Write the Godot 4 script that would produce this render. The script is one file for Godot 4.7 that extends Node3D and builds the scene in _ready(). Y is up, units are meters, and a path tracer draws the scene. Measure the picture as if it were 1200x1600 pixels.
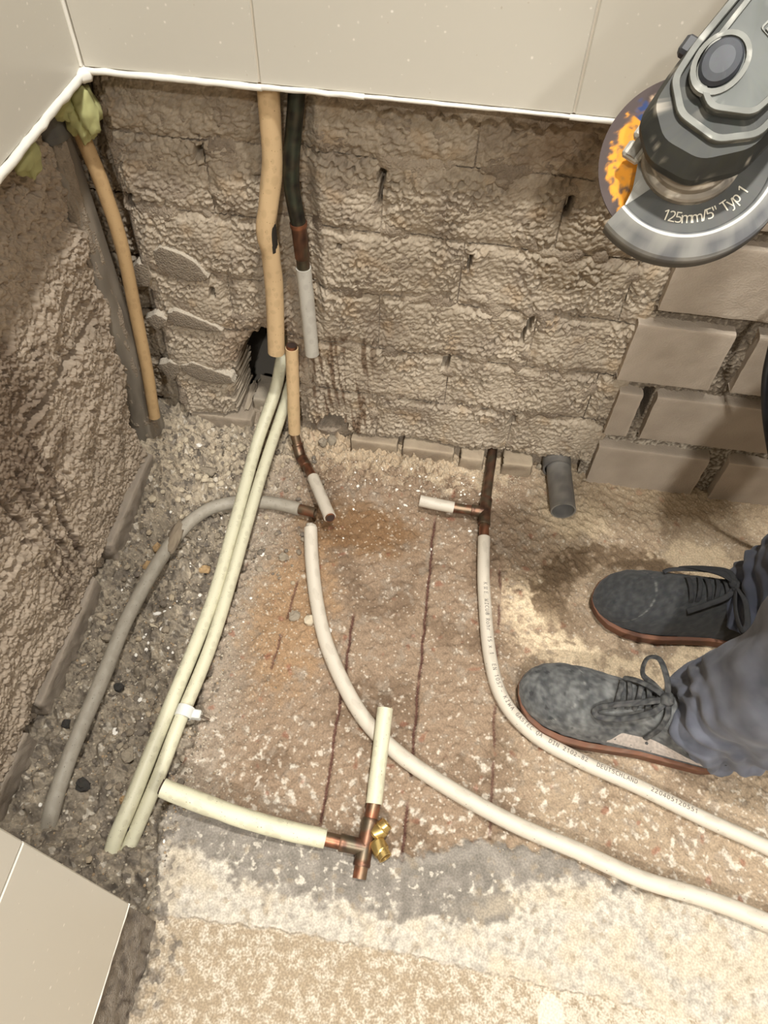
extends Node3D
# A bathroom corner stripped to the masonry: rough pumice-brick walls under beige tiles, a broken screed
# floor with cut water pipes, a person in work shoes and an angle grinder. Metres, y up.
# z = -0.80 is the face of the tiled back wall, x = -0.44 the face of the tiled left wall, y = 0 the screed.

var light_energy := 1.0
var noises := {}
var mats := {}
var taken := {}
var N_edge: FastNoiseLite
var N_wob: FastNoiseLite
var N_swell: FastNoiseLite
var N_worn: FastNoiseLite
var N_warp: FastNoiseLite
var N_pebble: FastNoiseLite
var N_pebble2: FastNoiseLite
var N_pit: FastNoiseLite
var N_fine: FastNoiseLite
var N_pebble_tone: FastNoiseLite
var N_patch: FastNoiseLite
var N_ochre: FastNoiseLite
var N_streak: FastNoiseLite
var N_smear: FastNoiseLite
var N_mortar: FastNoiseLite
var N_brick_tone: FastNoiseLite
var N_crumb: FastNoiseLite
var N_swell2: FastNoiseLite
var N_edge2: FastNoiseLite
var N_left_swell: FastNoiseLite
var N_left_worn: FastNoiseLite
var N_tear: FastNoiseLite
var N_edge3: FastNoiseLite
var N_left_patch: FastNoiseLite
var N_left_damp: FastNoiseLite
var N_trowel: FastNoiseLite
var N_trowel_tone: FastNoiseLite
var N_f_edge: FastNoiseLite
var N_f_fine: FastNoiseLite
var N_f_swell: FastNoiseLite
var N_f_lump: FastNoiseLite
var N_f_blister: FastNoiseLite
var N_f_cutwob: FastNoiseLite
var N_f_cutgap: FastNoiseLite
var N_f_grit: FastNoiseLite
var N_f_grit2: FastNoiseLite
var N_f_heap: FastNoiseLite
var N_f_big: FastNoiseLite
var N_f_mid: FastNoiseLite
var N_f_dot: FastNoiseLite
var N_f_tone: FastNoiseLite
var N_f_grey: FastNoiseLite
var N_f_white: FastNoiseLite
var N_f_red: FastNoiseLite
var N_f_salt: FastNoiseLite
var N_f_lace: FastNoiseLite
var N_f_warm: FastNoiseLite
var N_f_spot: FastNoiseLite
var N_f_grit_tone: FastNoiseLite
var N_f_soot: FastNoiseLite
var N_beyond: FastNoiseLite
var N_copper: FastNoiseLite
var N_copper2: FastNoiseLite
var N_pipe_wob: FastNoiseLite
var N_smear_pipe: FastNoiseLite
var N_pvc_tone: FastNoiseLite
var N_torn: FastNoiseLite
var N_dust_a: FastNoiseLite
var N_dust_b: FastNoiseLite
var N_disc_wear: FastNoiseLite
var N_disc_wear2: FastNoiseLite
var N_knit: FastNoiseLite
var N_trouser: FastNoiseLite
var N_fold: FastNoiseLite
var N_suede_n: FastNoiseLite
var N_sole_n: FastNoiseLite
var N_suede_a: FastNoiseLite
var N_suede_b: FastNoiseLite
var N_suede_spot: FastNoiseLite

func _ready():
	# ---- camera
	var cam := Camera3D.new()
	cam.name = "camera"
	cam.fov = 69.06
	cam.near = 0.02
	cam.far = 30.0
	cam.transform = Transform3D(Basis(Vector3(0.98893, 0.02386, -0.14643), Vector3(-0.13307, 0.57902, -0.80438), Vector3(0.06559, 0.81496, 0.57579)).orthonormalized(), Vector3(0, 1, 0))
	add_child(cam)
	cam.current = true
	# ---- air and exposure
	var env := Environment.new()
	env.background_mode = Environment.BG_COLOR
	env.background_color = Color(0.02, 0.02, 0.022)
	env.tonemap_mode = Environment.TONE_MAPPER_LINEAR
	env.tonemap_exposure = 0.84
	env.sdfgi_enabled = true
	env.ssao_enabled = true
	env.ssil_enabled = true
	var we := WorldEnvironment.new()
	we.name = "world_environment"
	we.environment = env
	add_child(we)
	# ---- ceiling lamps, the last an added fill: position, side, energy
	var warm := Color(1.0, 0.995, 0.975)
	ceiling_lamp(Vector3(0.12, 2.44, -0.22), 0.12, 5.4, warm, "small square ceiling downlight right above the stripped corner")
	ceiling_lamp(Vector3(0.22, 2.44, 1.55), 0.12, 11.5, warm, "small square ceiling downlight at the far end of the room behind the camera")
	ceiling_lamp(Vector3(1.20, 2.44, 0.70), 0.12, 4.2, warm, "added fill downlight near the right-hand wall")  # added to fill the left wall with light; no such lamp is known
	make_noises()
	materials()
	build_room()
	build_back_wall()
	build_left_wall()
	build_floor()
	build_pipes()
	build_rubble()
	build_grinder()
	build_person()

# ------------------------------------------------------------------ helpers
func V(x: float, y: float, z: float) -> Vector3:
	return Vector3(x, y, z)

func K(r: float, g: float, b: float) -> Color:      # a colour as the eye reads it, 0..255, turned into linear values for vertices
	return Color(r / 255.0, g / 255.0, b / 255.0).srgb_to_linear()

func S(r: float, g: float, b: float) -> Color:
	return Color(r / 255.0, g / 255.0, b / 255.0)

func noise(called: String, freq: float, sd: int, kind := FastNoiseLite.TYPE_SIMPLEX_SMOOTH, oct := 1, ret := FastNoiseLite.RETURN_DISTANCE) -> FastNoiseLite:
	if noises.has(called):
		return noises[called]
	var n := FastNoiseLite.new()
	n.noise_type = kind
	n.frequency = freq
	n.seed = sd
	n.fractal_type = FastNoiseLite.FRACTAL_FBM if oct > 1 else FastNoiseLite.FRACTAL_NONE
	n.fractal_octaves = oct
	n.cellular_return_type = ret
	n.cellular_jitter = 0.95
	noises[called] = n
	return n

func numbered(called: String) -> String:
	if not taken.has(called):
		taken[called] = 0
		return called
	taken[called] += 1
	return "%s_%03d" % [called, taken[called]]

func mat(called: String, c: Color, rough := 0.8, metal := 0.0, vertex := false) -> StandardMaterial3D:
	if mats.has(called):
		return mats[called]
	var m := StandardMaterial3D.new()
	m.resource_name = called
	m.albedo_color = c
	m.roughness = rough
	m.metallic = metal
	m.vertex_color_use_as_albedo = vertex
	mats[called] = m
	return m

func root(called: String, label: String, category: String, at := Vector3.ZERO, group := "") -> Node3D:
	var o := Node3D.new()
	o.name = numbered(called)
	o.position = at
	add_child(o)
	return tag(o, label, category, group)

func tag(o: Node3D, label: String, category: String, group := "") -> Node3D:
	o.set_meta("label", label)
	o.set_meta("category", category)
	if group != "":
		o.set_meta("group", group)
	return o

func structure(called: String) -> Node3D:
	var o := Node3D.new()
	o.name = called
	o.set_meta("kind", "structure")
	add_child(o)
	return o

func put(parent: Node, called: String, mesh: Mesh, m: Material, label := "") -> MeshInstance3D:
	var o := MeshInstance3D.new()
	o.name = numbered(called) if parent == self else called
	o.mesh = mesh
	o.material_override = m
	parent.add_child(o, true)
	if label != "":
		o.set_meta("label", label)
	return o

# A collector of vertices and triangles. Vertices that are shared are shaded smooth.
class MB:
	var v := PackedVector3Array()
	var c := PackedColorArray()
	var uv := PackedVector2Array()
	var i := PackedInt32Array()
	func p(a: Vector3, col := Color.WHITE, t := Vector2.ZERO) -> int:
		v.append(a)
		c.append(col)
		uv.append(t)
		return v.size() - 1
	func tri(a: int, b: int, d: int):      # a, b, d run counter-clockwise seen from outside; stored clockwise
		i.append(a)
		i.append(d)
		i.append(b)
	func quad(a: int, b: int, d: int, e: int):
		tri(a, b, d)
		tri(a, d, e)
	func rows(start: int, nu: int, nv: int, wrap := false):   # start + r * nu + k; r = 0..nv-1
		for r in nv - 1:
			for k in (nu if wrap else nu - 1):
				var k2 := (k + 1) % nu
				quad(start + r * nu + k, start + r * nu + k2, start + (r + 1) * nu + k2, start + (r + 1) * nu + k)
	func join(o: MB, t := Transform3D()):
		var s := v.size()
		for q in o.v:
			v.append(t * q)
		c.append_array(o.c)
		uv.append_array(o.uv)
		for q in o.i:
			i.append(q + s)
	func facets() -> MB:            # every face with vertices of its own: flat shaded
		var o := MB.new()
		for q in i:
			o.i.append(o.p(v[q], c[q], uv[q]))
		return o
	func mesh() -> ArrayMesh:
		var n := PackedVector3Array()
		n.resize(v.size())
		var q := 0
		var m := i.size()
		while q < m:
			var a := i[q]
			var b := i[q + 1]
			var d := i[q + 2]
			var f := (v[d] - v[a]).cross(v[b] - v[a])
			n[a] += f
			n[b] += f
			n[d] += f
			q += 3
		for k in n.size():
			n[k] = n[k].normalized() if n[k].length_squared() > 1e-30 else Vector3.UP
		var ar := []
		ar.resize(Mesh.ARRAY_MAX)
		ar[Mesh.ARRAY_VERTEX] = v
		ar[Mesh.ARRAY_NORMAL] = n
		ar[Mesh.ARRAY_COLOR] = c
		ar[Mesh.ARRAY_TEX_UV] = uv
		ar[Mesh.ARRAY_INDEX] = i
		var am := ArrayMesh.new()
		am.add_surface_from_arrays(Mesh.PRIMITIVE_TRIANGLES, ar)
		return am

# a box from lo to hi with chamfered edges (flat faces: every face has vertices of its own)
func chamfer(lo: Vector3, hi: Vector3, ch := 0.001, col := Color.WHITE, mb: MB = null) -> MB:
	if mb == null:
		mb = MB.new()
	var mid := (lo + hi) / 2
	var e := (hi - lo) / 2
	ch = minf(ch, minf(e.x, minf(e.y, e.z)) * 0.49)
	for ax in 3:
		for s in [-1.0, 1.0]:
			var b := (ax + 1) % 3
			var d := (ax + 2) % 3
			var q := []
			for w in [[-1, -1], [1, -1], [1, 1], [-1, 1]]:
				var p := Vector3.ZERO
				p[ax] = e[ax] * s
				p[b] = (e[b] - ch) * w[0]
				p[d] = (e[d] - ch) * w[1]
				q.append(mb.p(mid + p, col, Vector2((p[b] + e[b]), (p[d] + e[d]))))
			if s > 0:
				mb.quad(q[0], q[1], q[2], q[3])
			else:
				mb.quad(q[3], q[2], q[1], q[0])
			for s2 in [-1.0, 1.0]:                  # chamfer between this face and the face of axis b
				var r := []
				for w in [-1, 1]:
					var p1 := Vector3.ZERO
					p1[ax] = e[ax] * s
					p1[b] = (e[b] - ch) * s2
					p1[d] = (e[d] - ch) * w
					var p2 := Vector3.ZERO
					p2[ax] = (e[ax] - ch) * s
					p2[b] = e[b] * s2
					p2[d] = (e[d] - ch) * w
					r.append(mb.p(mid + p1, col))
					r.append(mb.p(mid + p2, col))
				if s * s2 > 0:
					mb.quad(r[0], r[1], r[3], r[2])
				else:
					mb.quad(r[2], r[3], r[1], r[0])
	for sx in [-1.0, 1.0]:
		for sy in [-1.0, 1.0]:
			for sz in [-1.0, 1.0]:
				var a := mb.p(mid + Vector3(e.x * sx, (e.y - ch) * sy, (e.z - ch) * sz), col)
				var b := mb.p(mid + Vector3((e.x - ch) * sx, e.y * sy, (e.z - ch) * sz), col)
				var d := mb.p(mid + Vector3((e.x - ch) * sx, (e.y - ch) * sy, e.z * sz), col)
				if sx * sy * sz > 0:
					mb.tri(a, b, d)
				else:
					mb.tri(a, d, b)
	return mb

func spline(pts: Array, per := 8) -> PackedVector3Array:       # Catmull-Rom through the points
	var out := PackedVector3Array()
	for k in pts.size() - 1:
		var a: Vector3 = pts[maxi(k - 1, 0)]
		var b: Vector3 = pts[k]
		var d: Vector3 = pts[k + 1]
		var e: Vector3 = pts[mini(k + 2, pts.size() - 1)]
		for j in per:
			out.append(b.cubic_interpolate(d, a, e, float(j) / per))
	out.append(pts[-1])
	return out

func frames(path: PackedVector3Array) -> Array:                 # [tangent, side, up] along a path
	var out := []
	var up := Vector3.UP
	for k in path.size():
		var t := (path[mini(k + 1, path.size() - 1)] - path[maxi(k - 1, 0)]).normalized()
		if k == 0 and absf(t.dot(up)) > 0.9:
			up = Vector3.BACK
		up = (up - t * t.dot(up)).normalized()
		out.append([t, t.cross(up).normalized(), up])
	return out

# A tube along a path. rad may be a number or a Callable(share along, angle) -> radius.
func tube(path: PackedVector3Array, rad, sides := 20, col := Color.WHITE, mb: MB = null, inward := false, flat := 1.0) -> MB:
	if mb == null:
		mb = MB.new()
	var fr := frames(path)
	var start := mb.v.size()
	var run := 0.0
	for k in path.size():
		if k > 0:
			run += path[k].distance_to(path[k - 1])
		for s in sides:
			var an := TAU * s / sides
			var r: float = rad if rad is float else rad.call(float(k) / (path.size() - 1), an)
			mb.p(path[k] + (fr[k][1] * cos(an) + fr[k][2] * sin(an) * flat) * r, col, Vector2(float(s) / sides, run * 10.0))
	for r in path.size() - 1:
		for k in sides:
			var k2 := (k + 1) % sides
			var a := start + r * sides + k
			var b := start + r * sides + k2
			if inward:
				mb.quad(a, b, b + sides, a + sides)
			else:
				mb.quad(a + sides, b + sides, b, a)
	return mb

# closes one end: a ring from outer to inner radius (inner 0: a full disc)
func end_ring(mb: MB, path: PackedVector3Array, at_end: bool, r1: float, r0: float, sides := 20, col := Color.WHITE, dome := 0.0):
	var fr := frames(path)
	var k := path.size() - 1 if at_end else 0
	var t: Vector3 = fr[k][0] * (1.0 if at_end else -1.0)
	var s := mb.v.size()
	for r in [r1, r0]:
		for q in sides:
			var an := TAU * q / sides
			mb.p(path[k] + (fr[k][1] * cos(an) + fr[k][2] * sin(an)) * r + t * (dome if r == r0 else 0.0), col)
	for q in sides:
		var q2 := (q + 1) % sides
		if at_end:
			mb.quad(s + sides + q, s + sides + q2, s + q2, s + q)
		else:
			mb.quad(s + q, s + q2, s + sides + q2, s + sides + q)

# surface of revolution about an axis: profile of (radius, height)
func lathe(profile: Array, sides := 32, from := 0.0, to := TAU, col := Color.WHITE, mb: MB = null, closed := false) -> MB:
	if mb == null:
		mb = MB.new()
	var whole := absf(to - from - TAU) < 1e-4
	var n := sides if whole else sides + 1
	for seg in profile.size() - (0 if closed else 1):           # every band of the profile is smooth round and sharp along
		var s := mb.v.size()
		for e in [profile[seg], profile[(seg + 1) % profile.size()]]:
			for k in n:
				var an := from + (to - from) * k / sides
				mb.p(Vector3(cos(an) * e.x, e.y, -sin(an) * e.x), col)
		for k in sides:
			var k2 := (k + 1) % n
			mb.quad(s + k, s + k2, s + n + k2, s + n + k)
	return mb


func poly(xs: Array, x: float) -> float:              # piecewise linear through [x, y] pairs
	if x <= xs[0][0]:
		return xs[0][1]
	for k in xs.size() - 1:
		if x <= xs[k + 1][0]:
			return lerpf(xs[k][1], xs[k + 1][1], (x - xs[k][0]) / (xs[k + 1][0] - xs[k][0]))
	return xs[-1][1]

func speck_image(sd: int, n: int, base: Color, marks: Array, size := 512) -> ImageTexture:   # marks: [count, colour, smallest, largest] dots, wrapped round
	var im := Image.create(size, size, false, Image.FORMAT_RGB8)
	im.fill(base)
	var rng := RandomNumberGenerator.new()
	rng.seed = sd
	for mk in marks:
		for k in int(mk[0]):
			var cx := rng.randi_range(0, size - 1)
			var cy := rng.randi_range(0, size - 1)
			var r := rng.randf_range(mk[2], mk[3])
			var st := rng.randf_range(0.6, 1.6)
			for yy in range(-int(r * st) - 1, int(r * st) + 2):
				for xx in range(-int(r) - 1, int(r) + 2):
					var q := Vector2(xx / r, yy / (r * st)).length()
					if q < 1.0:
						var px := posmod(cx + xx, size)
						var py := posmod(cy + yy, size)
						im.set_pixel(px, py, im.get_pixel(px, py).lerp(mk[1], minf(1.0, (1.0 - q) * 2.5)))
	return ImageTexture.create_from_image(im)

func grain(m: StandardMaterial3D, freq: float, depth: float, scale: float, sd: int, oct := 4):   # fine relief, in the thing's own axes
	var n := FastNoiseLite.new()
	n.noise_type = FastNoiseLite.TYPE_SIMPLEX_SMOOTH
	n.frequency = freq
	n.seed = sd
	n.fractal_type = FastNoiseLite.FRACTAL_FBM
	n.fractal_octaves = oct
	var t := NoiseTexture2D.new()
	t.width = 512
	t.height = 512
	t.seamless = true
	t.noise = n
	t.as_normal_map = true
	t.bump_strength = depth
	m.normal_enabled = true
	m.normal_texture = t
	m.uv1_triplanar = true
	m.uv1_scale = Vector3.ONE * scale

func ceiling_lamp(at: Vector3, side: float, energy: float, c: Color, label: String):
	var o := root("ceiling_lamp", label, "lamp", at)
	var m := mat("lamp_frame", S(235, 232, 226), 0.4)
	var f := MB.new()
	var h := side / 2 + 0.012
	chamfer(V(-h, -0.02, -h), V(h, 0.01, -h + 0.012), 0.002, Color.WHITE, f)
	chamfer(V(-h, -0.02, h - 0.012), V(h, 0.01, h), 0.002, Color.WHITE, f)
	chamfer(V(-h, -0.02, -h + 0.012), V(-h + 0.012, 0.01, h - 0.012), 0.002, Color.WHITE, f)
	chamfer(V(h - 0.012, -0.02, -h + 0.012), V(h, 0.01, h - 0.012), 0.002, Color.WHITE, f)
	put(o, "frame", f.mesh(), m)
	var g := mat("lamp_glow", S(255, 250, 240), 0.6)
	g.emission_enabled = true
	g.emission = c
	g.emission_energy_multiplier = 2.0
	put(o, "diffuser", chamfer(V(-h + 0.012, -0.014, -h + 0.012), V(h - 0.012, 0.01, h - 0.012), 0.001).mesh(), g)
	var l := SpotLight3D.new()
	l.name = "lamp_light"
	l.light_size = side / 2
	l.light_energy = energy
	l.light_color = c
	l.spot_range = 8.0
	l.spot_angle = 62.0
	l.spot_angle_attenuation = 0.6
	l.spot_attenuation = 2.0
	l.shadow_enabled = true
	l.rotation = Vector3(-PI / 2, 0, 0)
	l.position = V(0, -0.022, 0)
	o.add_child(l)

# ------------------------------------------------------------------ materials and the room
func materials():
	var tile := mat("beige_tile", Color.WHITE, 0.33)
	tile.albedo_texture = speck_image(11, 512, S(208, 203, 191), [[150, S(232, 226, 216), 0.7, 1.5], [30, S(238, 232, 222), 1.2, 2.2], [5, S(245, 240, 232), 2.2, 3.4], [30, S(186, 174, 158), 0.6, 1.2]])
	tile.uv1_scale = Vector3(2.6, 2.6, 1)
	mat("far_tile", S(150, 141, 130), 0.4)
	mat("grout", S(206, 197, 182), 0.85)
	mat("white_trim", S(240, 236, 226), 0.45)
	mat("rough_masonry", Color.WHITE, 0.95, 0.0, true)
	var mo := mat("mortar_grain", Color.WHITE, 0.96, 0.0, true)
	grain(mo, 0.05, 9.0, 9.0, 5)
	var lime := mat("lime_brick", Color.WHITE, 0.9, 0.0, true)
	grain(lime, 0.06, 2.0, 8.0, 7)
	mat("plain_core", S(120, 112, 102), 0.95)
	mat("painted_ceiling", S(196, 192, 186), 0.9)

func tiles(parent: Node3D, axis: int, face: float, back: float, us: Array, vs: Array):   # axis 2: faces +z, u is x; axis 0: faces +x, u is z
	var g := 0.0011
	for a in us.size() - 1:
		for b in vs.size() - 1:
			var lo: Vector3
			var hi: Vector3
			if axis == 2:
				lo = V(us[a] + g, vs[b] + g, back)
				hi = V(us[a + 1] - g, vs[b + 1] - g, face)
			else:
				lo = V(back, vs[b] + g, us[a] + g)
				hi = V(face, vs[b + 1] - g, us[a + 1] - g)
			put(parent, "tile", chamfer(lo, hi, 0.0012).mesh(), mats.beige_tile)

func build_room():
	var c := structure("ceiling")
	put(c, "slab", chamfer(V(-0.6, 2.45, -1.1), V(1.85, 2.6, 2.15), 0.001).mesh(), mats.painted_ceiling)
	var r := structure("wall_right")
	put(r, "core", chamfer(V(1.709, -0.1, -0.96), V(1.85, 2.45, 2.15), 0.001).mesh(), mats.plain_core)
	put(r, "grout", chamfer(V(1.7025, 0, -0.80), V(1.7095, 2.45, 2.0), 0.0005).mesh(), mats.grout)
	for k in 8:
		for j in 4:
			put(r, "tile", chamfer(V(1.70, j * 0.6125 + 0.001, -0.8 + k * 0.35 + 0.001), V(1.709, (j + 1) * 0.6125 - 0.001, -0.8 + (k + 1) * 0.35 - 0.001), 0.0012).mesh(), mats.far_tile)
	var f := structure("wall_front")
	put(f, "core", chamfer(V(-0.6, -0.1, 2.009), V(1.85, 2.45, 2.15), 0.001).mesh(), mats.plain_core)
	put(f, "grout", chamfer(V(-0.25, 0, 2.0025), V(1.7, 2.45, 2.0095), 0.0005).mesh(), mats.grout)
	for k in 6:
		for j in 4:
			put(f, "tile", chamfer(V(-0.25 + k * 0.325 + 0.001, j * 0.6125 + 0.001, 2.0), V(-0.25 + (k + 1) * 0.325 - 0.001, (j + 1) * 0.6125 - 0.001, 2.009), 0.0012).mesh(), mats.far_tile)

# ------------------------------------------------------------------ the back wall
const ROW := 0.0985        # course height of the rough bricks
const BASE := 0.032        # underside of the lowest course
const BACK := -0.84        # mean face of the rough brickwork
var joints := [[-0.555, -0.452, -0.335, -0.115, 0.107, 0.262], [-0.555, -0.452, -0.226, -0.006, 0.215, 0.262]]
var slots := [[-0.115, 0.503, 0.0032, 0.007], [-0.1165, 0.485, 0.0012, 0.018], [0.112, 0.487, 0.0022, 0.011], [0.003, 0.396, 0.0015, 0.010], [0.098, 0.306, 0.0028, 0.010], [0.093, 0.288, 0.0018, 0.010], [-0.012, 0.213, 0.0035, 0.009],
	[0.107, 0.108, 0.0035, 0.005], [-0.342, 0.509, 0.0035, 0.006], [-0.36, 0.298, 0.0025, 0.006], [-0.17, 0.40, 0.002, 0.003], [-0.452, 0.43, 0.004, 0.008]]
var cavity := PackedVector2Array([Vector2(-0.362, 0.03), Vector2(-0.358, 0.125), Vector2(-0.338, 0.185), Vector2(-0.308, 0.222), Vector2(-0.283, 0.240), Vector2(-0.262, 0.238), Vector2(-0.255, 0.19), Vector2(-0.262, 0.12), Vector2(-0.250, 0.09), Vector2(-0.246, 0.03)])
var gap := PackedVector2Array([Vector2(-0.218, 0.025), Vector2(-0.214, 0.052), Vector2(-0.196, 0.066), Vector2(-0.176, 0.066), Vector2(-0.166, 0.05), Vector2(-0.166, 0.025)])

func inside(shape: PackedVector2Array, x: float, y: float) -> float:     # signed distance, negative inside
	var p := Vector2(x, y)
	var d := 1e9
	for k in shape.size():
		d = minf(d, Geometry2D.get_closest_point_to_segment(p, shape[k], shape[(k + 1) % shape.size()]).distance_to(p))
	return -d if Geometry2D.is_point_in_polygon(p, shape) else d

func holes(x: float, y: float) -> float:      # how far the wall is broken away here
	var d := 0.0
	if x < -0.22 and x > -0.38 and y < 0.27:
		var n := N_edge.get_noise_2d(x, y) * 0.006
		var s := inside(cavity, x, y) + n
		d -= 0.075 * (1.0 - smoothstep(-0.007, 0.003, s))
		d -= 0.012 * (1.0 - smoothstep(0.0, 0.03, s))
	if x < -0.14 and x > -0.24 and y < 0.09:
		var s := inside(gap, x, y) + N_edge.get_noise_2d(x, y) * 0.003
		d -= 0.045 * (1.0 - smoothstep(-0.006, 0.004, s))
	if y > 0.2 and x > -0.27 and x < -0.18:            # the chase that the two supply pipes ran in
		d -= 0.016 * smoothstep(-0.268, -0.250, x) * (1.0 - smoothstep(-0.212, -0.190, x)) * smoothstep(0.22, 0.28, y)
	for s in slots:
		var ax: float = absf(x - s[0] - (y - s[1]) * 0.12) / s[2]
		if ax < 2.0:
			var ay: float = absf(y - s[1]) / s[3]
			d -= 0.036 * (1.0 - smoothstep(0.7, 1.5, maxf(ax, ay)))
	return d

func brick_depth(x: float, y: float, lo: Vector2, hi: Vector2) -> float:
	var wob := N_wob.get_noise_2d(x, y) * 0.004
	var e := minf(minf(x - lo.x, hi.x - x), minf(y - lo.y, hi.y - y)) + wob
	var d := -0.005 * (1.0 - smoothstep(-0.002, 0.010, e))
	d += N_swell.get_noise_2d(x, y) * 0.005
	var worn := smoothstep(-0.15, 0.45, N_worn.get_noise_2d(x, y) + 0.1)
	if y > 0.53:
		worn = minf(worn, smoothstep(-0.30, 0.1, x) * 0.7 + 0.18)
	var w := N_warp
	var wx := x + w.get_noise_2d(x, y) * 0.0018
	var wy := y * 1.15 + w.get_noise_2d(y + 3.0, x) * 0.0018
	var cell := N_pebble.get_noise_2d(wx, wy)     # -1 at a pebble's middle
	var cell2 := N_pebble2.get_noise_2d(wx, wy)
	cell = clampf(cell + 1.0, 0.0, 1.1)
	cell2 = clampf(cell2 + 1.0, 0.0, 1.1)
	d += (0.3 - cell * cell) * (0.0030 + 0.0070 * worn)
	d += (0.3 - cell2 * cell2) * 0.0034
	d -= 0.0045 * smoothstep(0.42, 0.62, N_pit.get_noise_2d(x, y)) * worn
	d += N_fine.get_noise_2d(x, y) * 0.0006
	return d + holes(x, y)

func brick_color(x: float, y: float) -> Color:
	var w := N_warp
	var wx := x + w.get_noise_2d(x, y) * 0.0018
	var wy := y * 1.15 + w.get_noise_2d(y + 3.0, x) * 0.0018
	var one := N_pebble_tone.get_noise_2d(wx, wy)
	var big := N_patch.get_noise_2d(x, y)
	var c := K(160, 146, 127).lerp(K(180, 166, 147), clampf(0.5 + one * 0.5, 0, 1))
	c = c.lerp(K(138, 124, 109), smoothstep(0.0, 0.6, big) * 0.6)
	c = c.lerp(K(172, 142, 104), smoothstep(0.25, 0.7, N_ochre.get_noise_2d(x, y)) * 0.30)
	var f := N_fine.get_noise_2d(x, y)
	c = c * (1.0 + f * 0.14)
	# brown drips that ran down below the cut supply pipes, and a browner zone up to the right
	if y < 0.29 and x < -0.08 and x > -0.26:
		var streak := N_streak.get_noise_2d(x * 95.0 + y * 9.0, y * 7.0)
		var on := smoothstep(-0.05, 0.35, streak) * (1.0 - smoothstep(0.235, 0.265, y)) * smoothstep(-0.25, -0.22, x) * (1.0 - smoothstep(-0.14, -0.09, x))
		c = c.lerp(K(92, 68, 46), on * 0.8)
	var brown_zone := smoothstep(0.0, 0.08, x) * smoothstep(0.46, 0.60, y + N_patch.get_noise_2d(x * 2.0, y * 2.0) * 0.05)
	c = c.lerp(K(112, 84, 54), brown_zone * 0.65)
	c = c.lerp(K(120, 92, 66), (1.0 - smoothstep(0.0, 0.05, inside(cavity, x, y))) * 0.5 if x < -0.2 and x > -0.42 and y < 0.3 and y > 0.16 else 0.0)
	c.a = 1.0
	return c

func parallel(n: int, task: Callable):      # runs task(0..n-1) on all cores
	var id := WorkerThreadPool.add_group_task(task, n)
	WorkerThreadPool.wait_for_group_task_completion(id)

func relief(x0: float, x1: float, y0: float, y1: float, step: float, depth: Callable, color: Callable, at: Callable) -> MB:   # a grid of points at(x, y, depth)
	var nx := maxi(3, int((x1 - x0) / step) + 1)
	var ny := maxi(3, int((y1 - y0) / step) + 1)
	var got := []
	got.resize(ny)
	parallel(ny, func(j: int):
		var y := lerpf(y0, y1, float(j) / (ny - 1))
		var v := PackedVector3Array()
		var c := PackedColorArray()
		var gone := PackedByteArray()
		for k in nx:
			var x := lerpf(x0, x1, float(k) / (nx - 1))
			var d: float = depth.call(x, y)
			v.append(at.call(x, y, d))
			c.append(color.call(x, y))
			gone.append(1 if d < -0.068 else 0)
		got[j] = [v, c, gone])
	var mb := MB.new()
	for g in got:
		mb.v.append_array(g[0])
		mb.c.append_array(g[1])
	mb.uv.resize(mb.v.size())
	for r in ny - 1:
		for k in nx - 1:
			var a := r * nx + k
			if got[r][2][k] and got[r][2][k + 1] and got[r + 1][2][k] and got[r + 1][2][k + 1]:
				continue                         # broken right through
			mb.quad(a, a + 1, a + nx + 1, a + nx)
	return mb

func mortar_depth(x: float, y: float) -> float:
	var smear := smoothstep(-0.1, 0.5, N_smear.get_noise_2d(x, y))
	var d := -0.0065 + smear * 0.0070
	d += N_mortar.get_noise_2d(x, y) * 0.0016
	d += N_swell.get_noise_2d(x, y) * 0.005
	if x < -0.455:
		d -= 0.03 * (1.0 - smoothstep(-0.475, -0.455, x))
	if y > 0.585:                                       # old render left hanging under the tiles
		var low := 0.600 + N_edge.get_noise_2d(x, 5.0) * 0.006 - 0.012 * smoothstep(-0.20, -0.12, x) * (1.0 - smoothstep(0.08, 0.12, x))
		d += 0.028 * smoothstep(low - 0.005, low + 0.006, y)
	if y < 0.05:
		d -= 0.01 * (1.0 - smoothstep(0.03, 0.045, y))
	if x > 0.2:
		d -= 0.006 * smoothstep(0.2, 0.24, x)
	return d + holes(x, y)

func mortar_color(x: float, y: float) -> Color:
	var n := N_patch.get_noise_2d(x + 4.0, y)
	var c := K(164, 149, 130).lerp(K(138, 124, 108), clampf(0.5 + n, 0, 1))
	c = c * (1.0 + N_fine.get_noise_2d(x, y) * 0.12)
	var brown_zone := smoothstep(0.0, 0.08, x) * smoothstep(0.46, 0.58, y)
	c = c.lerp(K(96, 74, 52), brown_zone * 0.6)  # browner towards the upper right, like the bricks
	c.a = 1.0
	return c

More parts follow.
